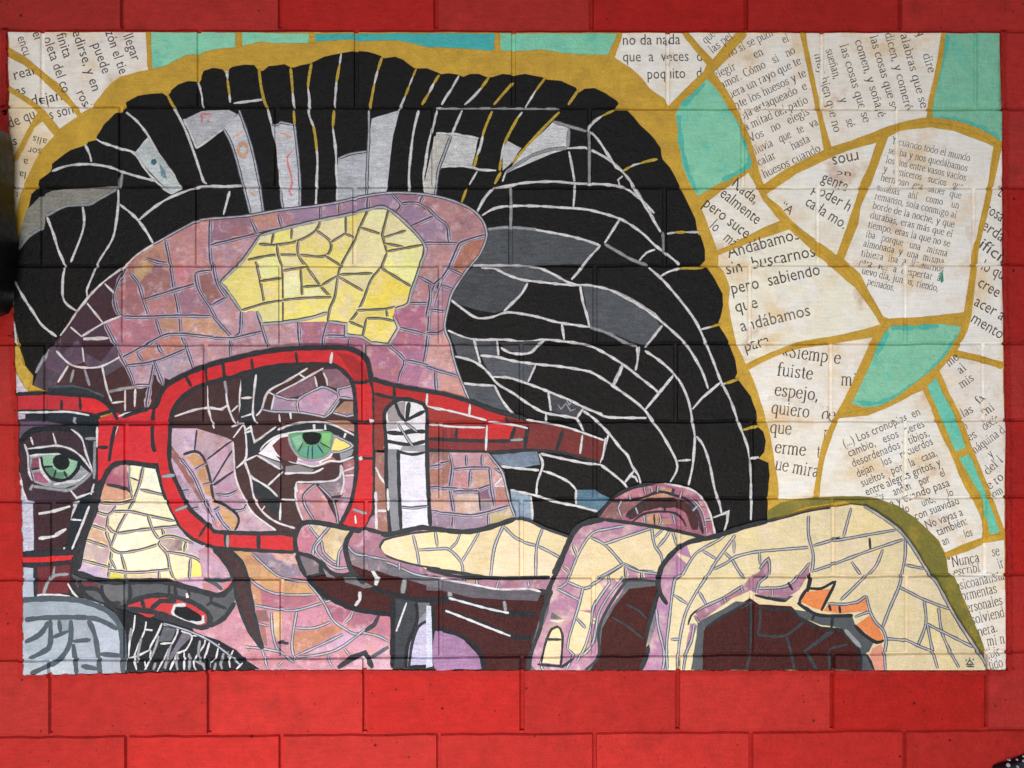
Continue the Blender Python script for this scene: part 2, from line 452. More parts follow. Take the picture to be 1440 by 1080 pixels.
# ---- lettering: the built-in sans face, and a small serif face drawn with a broad nib
SER = {'a': (9, '~1.5 8 3 9.8 5 9.8 6.3 8.5 6.5 6 6.5 1.5 7.2 .4 8.5 .6|~6.5 6.2 4 5.3 1.5 3.8 1.2 1.8 2.5 .3 4.5 .6 6.5 2.2'),
 'b': (10, '0 14.5 2 15 2 .5|~2 8 4 9.8 6.5 9.6 8.6 7.5 8.8 4.5 7.5 1.2 5 0 3 .3 2 1'), 'c': (9, '~7.8 8 6.5 9.6 4.5 9.8 2 8.3 1 5.2 2 1.8 4.3 .2 6.5 .6 8 2'),
 'd': (10, '6 14.5 8 15 8 .8 9.5 .4|~8 8.4 6.5 9.7 4.5 9.7 2 8 1 5 1.8 1.5 4 .2 6 .6 8 2'), 'e': (9, '1.2 5.8 8 5.8|~8 5.8 7.7 8 6.3 9.6 4.5 9.8 2.2 8.5 1 5.3 1.8 1.8 4 .2 6.3 .6 8 2.4'),
 'f': (6.5, '~7.5 14 6 15 4.2 14.6 3.2 12.5 3 9 3 .3|.5 9.4 6 9.4|1 .2 5.2 .2'),
 'g': (9.5, '~4.2 9.8 2 8.8 1.3 6.8 2.2 4.6 4.2 3.8 6.2 4.7 7 6.8 6.2 8.9 4.2 9.8|6.3 9.2 9 9.2|~3 4 1.6 2.4 2.5 1.2 7 .8 8.4 -1.2 7.3 -3.6 4.3 -4.4 1.2 -3.6 .7 -2 2.4 .8'),
 'h': (10, '.3 14.6 2 15 2 .2|~2 7.8 4 9.6 6.2 9.8 7.8 8.3 8 5.5 8 .2|.4 .2 3.6 .2|6.4 .2 9.6 .2'), 'i': (5.5, '.6 9.3 2.6 9.8 2.6 .2|.8 .2 4.5 .2|o2.6 13.9 2.6 12.2'),
 'j': (5.5, '~.8 9.3 2.8 9.8 2.8 4 2.8 0 2.4 -3.2 1.2 -4.4 -.5 -3.8|o2.7 13.9 2.7 12.2'), 'l': (5.5, '.6 14.6 2.6 15 2.6 .2|.8 .2 4.5 .2'),
 'm': (15.5, '.4 9.2 2 9.8 2 .2|~2 7.8 4 9.6 5.8 9.8 7.2 8.4 7.5 5.5 7.5 .2|~7.5 7.8 9.5 9.6 11.3 9.8 12.8 8.4 13 5.5 13 .2|.4 .2 3.6 .2|6 .2 9 .2|11.4 .2 14.6 .2'),
 'n': (10, '.4 9.2 2 9.8 2 .2|~2 7.8 4 9.6 6.2 9.8 7.8 8.3 8 5.5 8 .2|.4 .2 3.6 .2|6.4 .2 9.6 .2'), 'o': (10, '~5 9.8 2.4 8.6 1.1 5 2.2 1.4 5 .1 7.7 1.4 8.9 5 7.6 8.6 5 9.8'),
 'p': (10, '.4 9.2 2 9.8 2 -4.3|~2 8 4 9.8 6.5 9.6 8.6 7.5 8.8 4.5 7.5 1.2 5 0 3 .3 2 1|.4 -4.3 4 -4.3'), 'q': (10, '8 9.6 8 -4.3|~8 8.4 6.5 9.7 4.5 9.7 2 8 1 5 1.8 1.5 4 .2 6 .6 8 2|6 -4.3 9.8 -4.3'),
 'r': (7, '.4 9.2 2.2 9.8 2.2 .2|~2.2 7.2 3.6 9 5 9.7 6.4 9|.4 .2 4.2 .2'), 's': (8, '~6.3 7.6 6 9.2 4 9.8 2 9 1.5 7.5 2.6 6 5 4.7 6.5 3 6 1 4 .1 1.8 .8 1.2 2.6'),
 't': (6, '~2.8 12.5 2.8 9 2.8 2 3.6 .3 5.6 .9|.5 9.4 5.4 9.4'), 'u': (10, '~.2 9.5 2 9.6 2 5 2.3 1.2 4 .2 6 .6 8 2.2|6.4 9.4 8 9.7 8 1 9.6 .4'),
 'v': (10, '1.4 9.6 5 .4|~5 .4 7 5.4 8.6 9.6|0 9.6 3.4 9.6|6.6 9.6 9.8 9.6'), 'y': (10, '1.4 9.6 5 .6|~8.6 9.6 5 .4 3.8 -3 2.2 -4.4 .6 -4|0 9.6 3.4 9.6|6.6 9.6 9.8 9.6'),
 'z': (9, '1 9.5 7.8 9.5 1 .4 8 .4'), 'C': (12.5, '~11 12.5 9 14.4 6.5 14.8 3 13 1.2 7.6 3 2 6.8 .1 9.8 .8 11.4 3'), 'V': (13.5, '1.6 14.6 6.8 .3|6.8 .3 11.8 14.6|0 14.6 4 14.6|9.6 14.6 13.4 14.6'),
 'Y': (13, '1.6 14.6 6.6 7|6.6 7 11.4 14.6|6.6 7 6.6 .2|0 14.6 3.4 14.6|9.6 14.6 13 14.6|4.6 .2 8.6 .2'), 'N': (13, '2 .2 2 14.6|2 14.6 11 .4|11 .4 11 14.6|.4 .2 3.8 .2|9.4 14.6 12.8 14.6'),
 'S': (10, '~8 11.5 7.6 13.8 5 14.8 2.4 13.6 1.7 11.4 3 9 6.4 7 8.2 4.4 7.6 1.4 5 .1 2.2 1.2 1.2 4'), '.': (5, 'o2 1.9 2 .1'), ',': (5, 'o2 1.9 2 .4 1.2 -2'), '"': (7, '2 14.6 2 11|4.6 14.6 4.6 11'),
 '«': (10, '4.5 8.5 1.5 5 4.5 1.5|8.5 8.5 5.5 5 8.5 1.5'), ' ': (5.2, '')}
ACC = {'á': ('a', '4 11.6 6.4 14'), 'é': ('e', '4 11.6 6.4 14'), 'í': ('i', '2.2 11.6 4.6 14'), 'ó': ('o', '4.4 11.6 6.8 14'), 'ñ': ('n', '~2.4 12.2 4 13.4 6 12.2 7.6 13.4')}
_fc = bpy.data.curves.new('lettering', 'FONT'); _fc.resolution_u = 2
_fo = bpy.data.objects.new('lettering', _fc); SC.collection.objects.link(_fo)
def sans_mesh(txt):
    _fc.body = txt; bpy.context.view_layer.update()
    dg = bpy.context.evaluated_depsgraph_get(); me = bpy.data.meshes.new_from_object(_fo.evaluated_get(dg))
    v = [(q.co.x, q.co.y) for q in me.vertices]; me.calc_loop_triangles(); t = [tuple(l.vertices) for l in me.loop_triangles]
    bpy.data.meshes.remove(me); return v, t
_xv, _ = sans_mesh('x'); XH = max(p[1] for p in _xv)
INK = col((70, 60, 55))
def text(sh, font, xh, p1, p2, txt):
    d = math.dist(p1, p2); u = ((p2[0]-p1[0])/d, (p2[1]-p1[1])/d); up = (u[1], -u[0]); xh /= 4.5
    ink = vary(INK, .25); z = nz()
    if font == 's':
        v, t = sans_mesh(txt); x0 = min(p[0] for p in v); x1 = max(p[0] for p in v); kx = d/(x1-x0); ky = xh/XH
        q = [(p1[0]+u[0]*(x-x0)*kx+up[0]*y*ky, p1[1]+u[1]*(x-x0)*kx+up[1]*y*ky) for x, y in v]
        for f in t: sh.add([q[i] for i in f], ink, z, True)
        return
    gl = []; adv = 0
    for ch in txt:
        acc = None
        if ch in ACC: ch, acc = ACC[ch]
        a, st = SER.get(ch, SER['o'])
        ss = [s for s in st.split('|') if s]
        if acc:
            if ch == 'i': ss = ss[:-1]
            ss.append(acc)
        gl.append((adv, ss)); adv += a+.5
    kx = d/adv; ky = xh/9.8; hi = nz(); 
    for ax, ss in gl:
        for k, s in enumerate(ss):
            sm = s[0] == '~'; dot = s[0] == 'o'
            n = [float(x) for x in s.lstrip('~o').split()]
            pl = list(zip(n[::2], n[1::2]))
            if sm: pl = catmull(pl, False, 1.6)
            q = [(p1[0]+u[0]*(ax+x)*kx+up[0]*y*ky, p1[1]+u[1]*(ax+x)*kx+up[1]*y*ky) for x, y in pl]
            ribbon(sh, q, 1.95*min(kx, ky)*1.02, ink, z+k*1.2e-6, 0, False, None if dot else (.8*ky, up), True)
    nz()

# ------------------------------------------------------------------ the mural's parts, read from the drawing
mural = bpy.data.objects.new('mural', None); SC.collection.objects.link(mural)
mural.location = (0, 0, 0); mural.empty_display_size = .1
mural['label'] = 'mosaic style mural of a face with red glasses and a large hand'; mural['category'] = 'mural'
PARTS = []; cur = None
def dust(c, p):
    if max(c) < .12: return c
    nm = p.parent.name if p.parent else p.name
    if nm in ('hand', 'bent_finger', 'hand_back') and p.mat == 'cream' and c[0] > .6:
        g = col('232,208,172'); return tuple(c[i]*.45+g[i]*.47 for i in range(3))
    if p.mat != 'skin': return c
    g = col('148,118,134'); return tuple(c[i]*.66+g[i]*.29 for i in range(3))
class Part:
    def __init__(s, name, mat, parent=None, label=None): s.name = name; s.mat = mat; s.sh = Sheet(); s.parent = parent; s.label = label; PARTS.append(s)
def draw(data):
    global cur
    root = cur; reg = None
    for ln in data.strip().split('\n'):
        ln = ln.split('#')[0].strip()
        if not ln: continue
        tk = ln.split(); op = tk[0]
        if op == 'P':
            root = cur = Part(tk[1], tk[2], None, ' '.join(x for x in tk[3:] if x != 'label') or None)
        elif op == 'S':
            ex = [p for p in PARTS if p.name == tk[1] and p.parent is root and len(tk) == 3]
            cur = ex[0] if ex else Part(tk[1], tk[2], root, ' '.join(tk[3:]) or None)
        elif op == 'U': cur = root
        elif op == 'A':   # back to an earlier part
            root = cur = [p for p in PARTS if p.name == tk[1] and p.parent is None][-1]
        elif op == 'R': reg = dict(pal=[dust(col(c), cur) for c in tk[1].split('|')], o=[], l=[], d=[], f=[])
        elif op == 'o': reg['o'] = pts(tk[1:])
        elif op == 'd': reg['d'].append((dust(vary(col(tk[1]), .04), cur), pts(tk[2:])[0]))
        elif op == 'E': region(cur.sh, reg['pal'], reg['o'], reg['l'], reg['d'], reg['f']); reg = None
        elif op in 'fF':
            p = pts(tk[2:]); c = dust(vary(col(tk[1]), .03), cur)
            if reg: reg['f'].append((c, p, op == 'F'))
            else: fill(cur.sh, p, c, op == 'F')
        elif op in 'ls':
            p = pts(tk[2:]); p = catmull(p) if op == 's' else resample(p)
            if reg: reg['l'].append((tk[1], p))
            else: stroke(cur.sh, tk[1], p)
        elif op == 't':
            q = pts(tk[3:7])
            text(cur.sh, tk[1], float(tk[2]), q[0], q[1], ln.split("'", 1)[1].rstrip("'"))
        elif op[0] == '@': pts([op])
        else: raise ValueError(ln)
# ------------------------------------------------------------------ mustard ground, paper scraps, turquoise shards
draw('''
P painted_ground gold
@0,0
f 206,164,56 52,203 4000,207 6324,206 6328,420 6340,700 6340,1350 6336,1890 6350,2160 6355,2700 6360,3150 6363,4238 6250,4243 2300,4236 1440,4243 800,4255 300,4270 148,4272 140,3250 128,3000 115,2660 104,2430 92,2150 62,830
@0,0
P paper_scrap paper
f 238,232,226 50,205 920,205 938,440 760,485 690,540 585,670 515,715 430,600 370,525 280,460 200,390 60,300
t s 40 108 240 150 355 'encu'
t s 40 203 212 225 268 'er'
t s 42 272 245 395 592 'oleta del co'
t s 42 355 220 405 372 'finita'
t s 42 455 205 585 580 'edirse, y en'
t s 42 583 285 650 470 'puede'
t s 42 665 205 757 472 'zón el tie'
t s 42 780 230 838 390 'llegar'
t s 42 483 590 530 690 'rosi'
P paper_scrap paper
f 240,232,222 50,360 150,410 250,490 310,545 420,650 490,735 375,815 260,690 180,620 60,545
t s 44 95 505 218 472 'real'
t s 40 105 605 165 592 'as'
t s 44 60 695 395 632 'sas dejan'
t s 44 320 757 468 717 's son'
P paper_scrap paper
f 238,220,188 60,580 160,640 240,710 150,870 90,1000 80,960 50,800
t s 46 62 812 228 748 'de qu'
t s 40 85 920 110 916 's'
P paper_scrap paper
@0,200
f 236,218,186 270,-130 345,-40 262,50 210,140 165,240 140,300 120,370 97,460 88,300 95,100 150,-40
t s 30 300 -20 212 -42 'alis'
t s 30 262 42 180 30 'sor'
t s 30 180 108 150 104 'a'
t s 30 165 188 122 184 'la'
t s 26 118 318 104 316 't'
P paper_scrap paper
@860,0
f 240,234,226 65,210 445,210 530,320 615,425 540,490 365,665 330,620 240,560 190,490 120,430 20,365
t s 44 72 285 435 280 'no da nada'
t s 44 72 390 572 386 'que  a  veces  d'
t s 44 228 500 570 491 'poquito   d'
P paper_scrap paper
f 238,233,228 490,210 785,210 700,300 640,375 560,290
t t 36 598 280 662 222 'que'
t t 36 638 340 772 238 'las pel'
P paper_scrap paper
f 240,230,220 855,210 1190,210 1240,400 1285,660 1352,945 1100,1070 960,1170 910,1060 880,940 830,810 770,680 715,570 635,470 740,370
t t 36 745 362 1028 222 'no si se pudi'
t t 36 1090 275 1128 260 'el'
t t 36 908 370 965 345 'en'
t t 36 655 500 792 438 'elegir'
t t 36 700 562 1168 335 'amor. Cómo   si   no'
t t 36 748 628 1205 402 'uera un rayo que te'
t t 36 788 692 1238 480 'nte los huesos y te'
t t 36 826 755 1242 562 'eja estaqueado  e'
t t 36 850 828 1248 650 'a mitad del patio'
t t 36 880 902 1258 722 'Vos   no   elegís'
t t 36 910 976 1312 790 'lluvia   que   te   va'
t t 36 935 1052 1262 895 'calar       hasta'
t t 36 968 1128 1328 955 'huesos cuando'
P turquoise_shard teal
f 140,214,182 605,500 660,560 720,650 800,780 830,880 880,1040 840,1080 700,1150 545,1240 500,1170 450,1060 430,920 405,720 440,660
@860,0
s T 800,760 850,880 872,1030 800,1090 700,1140
s T 590,530 520,600 450,670
s T 425,730 440,900 480,1080 545,1220
P paper_scrap paper
@1120,0
f 238,230,222 60,210 920,210 880,440 820,745 640,780 480,850 220,930 150,680 70,300
t t 36 112 345 238 842 'muy bien que no'
t t 36 183 318 325 812 'sueñan,       y      sé'
t t 36 272 288 425 782 'las cosas que se'
t t 36 368 260 520 748 'comen, y soñaré'
t t 36 462 232 602 712 'las cosas que se'
t t 36 558 214 690 700 'dicen, y comeré'
t t 36 655 222 788 690 'alabras que se'
t t 36 798 348 836 466 'dire'
t t 34 755 214 778 242 'y'
P turquoise_shard teal
f 132,202,172 940,206 1285,206 1285,480 1300,680 1300,895 1180,830 1050,780 860,755 865,640
s T 955,220 930,360 895,520
s T 900,745 1050,770 1180,815 1285,880
P paper_scrap paper
@1120,200
f 240,234,226 505,5 440,190 385,330 330,500 255,715 140,630 60,570 -40,490 -100,410 -200,335 -170,315 0,200 200,105 330,50
t s 50 385 62 222 95 'rnos'
t s 24 345 190 255 182 'uc'
t s 48 152 248 312 312 'gente'
t s 48 98 312 325 440 'poder h'
t s 48 50 396 296 552 'cada mo.'
t s 36 -105 415 -42 462 '“A'
P paper_scrap paper
f 240,235,230 580,-30 650,-70 850,-95 1000,-70 1245,25 1215,240 1170,450 1110,760 1090,960 1065,1085 900,1105 580,1115 550,1100 450,930 400,830 300,740 390,520 410,400 480,250 560,20
f 70,160,140 895,830 925,820 930,880 915,892
t t 31 598 8 1095 122 'Y cuando todo el mundo'
t t 31 578 70 1080 186 'se iba y nos quedábamos'
t t 31 562 130 1070 246 'los dos entre vasos vacíos'
t t 31 548 187 1052 302 'y   ceniceros   sucios   que'
t t 31 530 242 1040 360 'hermoso  era  saber  que'
t t 31 505 304 1025 422 'estabas    ahí    como    un'
t t 31 492 360 1010 482 'remanso, sola conmigo al'
t t 31 478 420 996 542 'borde de la noche, y que'
t t 31 463 480 985 602 'durabas, eras más que el'
t t 31 448 540 970 664 'tiempo, eras la que no se'
t t 31 435 600 952 725 'iba   porque   una   misma'
t t 31 420 658 930 776 'almohada  y  una  misma'
t t 31 405 720 930 824 'tibieza  iba  a  llamarnos'
t t 31 395 778 925 884 'otra  vez  a  despertar  al'
t t 31 410 832 897 946 'uevo día, juntos, riendo,'
t t 31 445 900 620 944 'peinados.'
P paper_scrap paper
f 240,234,228 1298,30 1280,90 1240,260 1190,450 1150,700 1125,960 1105,1100 1080,1200 1015,1320 1170,1350 1305,1390 1307,1200 1299,800 1300,400
t s 44 1250 320 1290 350 '“L'
t s 48 1185 440 1292 505 'cosa'
t s 48 1165 545 1294 632 'erda'
t s 48 1150 665 1296 768 'ifícil'
t s 48 1165 805 1296 870 'lo qu'
t s 48 1140 908 1268 984 'cree'
t s 48 1118 1030 1298 1130 'acer a'
t s 48 1100 1135 1288 1248 'mento'
P paper_scrap paper
@860,400
f 242,232,216 675,-185 740,-210 900,-270 1140,-355 1290,-210 1420,-80 1540,20 1620,130 1710,255 1420,325 1220,360 1000,430 850,500 800,400 760,250 740,120 750,20 710,-80 675,-120
t s 52 740 -165 1192 -288 'Andábamos'
t s 52 730 -62 1292 -178 'sin  buscarnos'
t s 52 765 62 1322 -62 'pero  sabiendo'
t s 52 788 178 928 146 'que'
t s 52 822 300 1260 196 'andábamos'
t s 52 850 425 1006 382 'para'
P paper_scrap paper
@860,200
f 238,232,220 865,195 920,290 960,370 1065,500 960,540 860,590 670,690 640,600 570,425 620,370 690,310 770,260
t s 48 755 280 902 392 'Nada,'
t s 48 680 338 965 562 'ealmente  ,'
t s 48 575 402 848 612 'pero suce'
t s 48 618 540 765 672 'lo   má'
P paper_scrap paper
@860,400
f 240,229,216 870,540 1000,470 1170,410 1400,375 1660,335 1640,420 1570,560 1500,730 1410,890 1330,1050 1290,1250 1280,1355 1060,1360 1050,1230 1025,1080 1000,930 970,830 930,690
t t 56 1070 455 1448 505 '«Siempre'
t t 56 1042 575 1272 604 'fuiste'
t t 56 1450 638 1552 642 'mi'
t t 56 1028 702 1312 738 'espejo,'
t t 56 1008 815 1415 866 'quiero   de'
t t 56 1000 940 1138 952 'que'
t t 56 1338 976 1378 980 'p'
t t 56 1030 1065 1228 1086 'erme'
t t 56 1295 1096 1317 1098 't'
t t 56 1030 1172 1307 1222 'ue mira'
P turquoise_shard teal
@1120,400
f 142,212,180 585,270 750,262 900,250 1055,265 1000,380 930,480 850,570 720,670 600,740 500,775 420,775 345,755 400,650 480,470 530,370
s T 1020,320 960,420 860,540 720,650 600,722 480,756 380,740
s T 575,300 530,400 500,440
s T 600,275 760,272 900,262
P paper_scrap paper
@1120,580
f 240,232,224 270,35 450,20 600,-40 730,-110 800,-140 850,-30 900,110 980,270 1070,440 1140,570 1190,740 1180,790 1050,835 940,885 900,810 820,735 700,645 625,595 520,550 400,535 145,540 155,430 180,280 235,120
t s 36 305 222 785 15 '(...) Los cronopios, en'
t s 36 335 282 812 90 'cambio,   esos   seres'
t s 36 360 347 842 150 'desordenados y tibios,'
t s 36 390 412 866 202 'dejan    los    recuerdos'
t s 36 418 472 892 275 'sueltos   por   la   casa,'
t s 36 445 527 917 335 'entre alegres gritos, y'
t s 36 512 567 560 548 'dos'
t s 36 620 527 942 400 'andan    por     el'
t s 36 600 600 972 465 'a y cuando pasa'
t s 36 670 642 996 525 'do      uno,      lo'
t s 36 755 682 1030 578 'con suavidad'
t s 36 825 737 1056 650 'No vayas a'
t s 36 895 782 1082 708 'también:'
t s 36 930 842 1116 778 'an        los'
P turquoise_shard teal
@1120,400
f 120,214,190 825,650 880,590 920,680 1000,830 1070,1040 1010,1070 960,970 890,800
P turquoise_shard teal
@1120,580
f 116,212,186 1030,290 1090,262 1150,400 1210,530 1260,620 1290,750 1230,775 1200,700 1190,560 1090,400
P paper_scrap paper
f 236,228,220 905,-265 980,-355 1150,-320 1304,-280 1311,0 1322,100 1314,500 1316,740 1290,690 1250,560 1180,430 1110,260 1060,120 990,-20 920,-180
@1120,400
t t 38 965 522 1032 470 'me'
t t 38 1038 570 1080 534 'al'
t t 38 1045 660 1128 602 'mis'
t t 38 1055 842 1124 806 'las'
t t 38 1160 765 1202 720 'fa'
t t 38 1195 832 1258 788 'mi'
t t 38 1066 922 1088 908 'o'
t t 38 1190 925 1302 855 'decir,'
t t 38 1098 992 1146 962 'es'
t t 38 1118 1082 1324 932 'máquina d'
@1120,580
t t 38 1230 290 1252 272 'y'
t t 38 1210 397 1312 308 'del l'
t t 38 1222 490 1316 418 'e ro'
t t 34 1250 540 1312 505 'om'
P paper_scrap paper
@1120,740
f 240,230,218 1312,85 1200,105 1080,160 950,200 950,290 990,320 1020,380 1060,500 1100,580 1160,700 1200,800 1205,908 1322,908 1322,600 1316,300
t t 44 962 262 1162 224 '"Nunca'
t t 44 1238 192 1288 184 'se'
t t 44 1282 268 1316 256 'ir'
t t 40 1000 318 1165 285 'escribí'
t t 44 1008 408 1320 335 'psicoanalista'
t t 44 1048 472 1272 420 'ormentas'
t t 44 1078 548 1308 495 'ersonales'
t t 44 1112 622 1320 570 'solviend'
t t 44 1152 698 1278 665 'nera.'
t t 44 1208 758 1320 738 'mi n'
t t 44 1212 838 1296 814 'ibir'
t t 44 1220 908 1310 888 'tido'
P turquoise_shard teal
@0,0
f 146,220,188 958,207 1490,207 1490,300 1350,315 1260,340 1170,350 1050,415 965,435
P turquoise_shard teal
@300,0
f 144,220,186 182,207 605,215 605,262 590,275 400,275 300,262 185,290
P turquoise_shard teal
f 66,182,182 645,215 1440,212 1782,214 1775,320 1680,315 1440,300 1350,300 1250,270 1150,255 920,262 900,250 645,262
P turquoise_shard teal
@600,0
f 136,216,184 465,213 1205,213 1145,350 990,345 850,335 720,312 610,325 470,320
P painted_halo gold
@1120,580
f 124,118,48 -185,690 -180,620 -100,570 0,550 120,540 280,528 400,530 520,545 640,590 740,660 830,740 900,820 940,900 960,1010 1000,1040 1050,1160 1160,1410 1205,1560 1150,1560 800,1000 600,700 300,560 60,600
''')
# ------------------------------------------------------------------ mustard joints painted over the paper edges
draw('''
A painted_ground
@1120,0
s G 35,200 60,320 110,560 150,740 190,960
s G 930,205 900,420 850,640 842,760
s G -10,1080 100,1010 230,950 420,880 600,810 760,770 860,762 1000,780 1150,830 1290,910
s G 545,870 480,1040 420,1160 390,1300 340,1450 270,1620
@860,0
s G 460,210 540,310 625,410
s G 850,215 740,320 625,410 580,480 470,590 390,670
s G 610,440 700,560 780,690 850,850 890,980 930,1130 960,1200
@860,200
s G 900,180 960,330 1080,490 1200,600 1330,720 1420,790
s G 960,300 1080,220 1200,150 1340,80 1440,40
s G 670,700 820,640 950,570 1090,510
@1120,400
s G 270,-145 380,0 470,120 550,260
s G -300,520 -180,460 0,385 250,340 420,305 540,265
s G 560,240 750,225 900,210 1080,190
s G 1285,-880 1245,-700 1205,-500 1150,-280 1120,-120 1085,100 1060,260 1000,390 900,520 740,650 600,750 470,800 300,830 
s G 520,290 430,480 330,700 250,850 180,1000 150,1150 120,1340
s G 1000,430 1150,465 1300,525
s G 805,640 890,830 960,990 1060,1240 1130,1360 1190,1500 1210,1590
s G 890,550 950,690 1030,850 1090,1020 1180,1240 1250,1420 1310,1590
s G 990,1080 1080,1045
@1120,740
s G 940,185 1050,150 1180,90 1312,60
@0,0
s G 55,320 160,380 270,480 360,570 440,650 500,710
s G 55,560 180,640 270,710 370,830
s G 255,720 190,830 130,950 90,1020
l G 940,205 950,440
@300,0
l G 160,205 162,300
l G 625,210 625,275
@600,0
l G 447,212 445,325
l G 1228,212 1180,340
''')
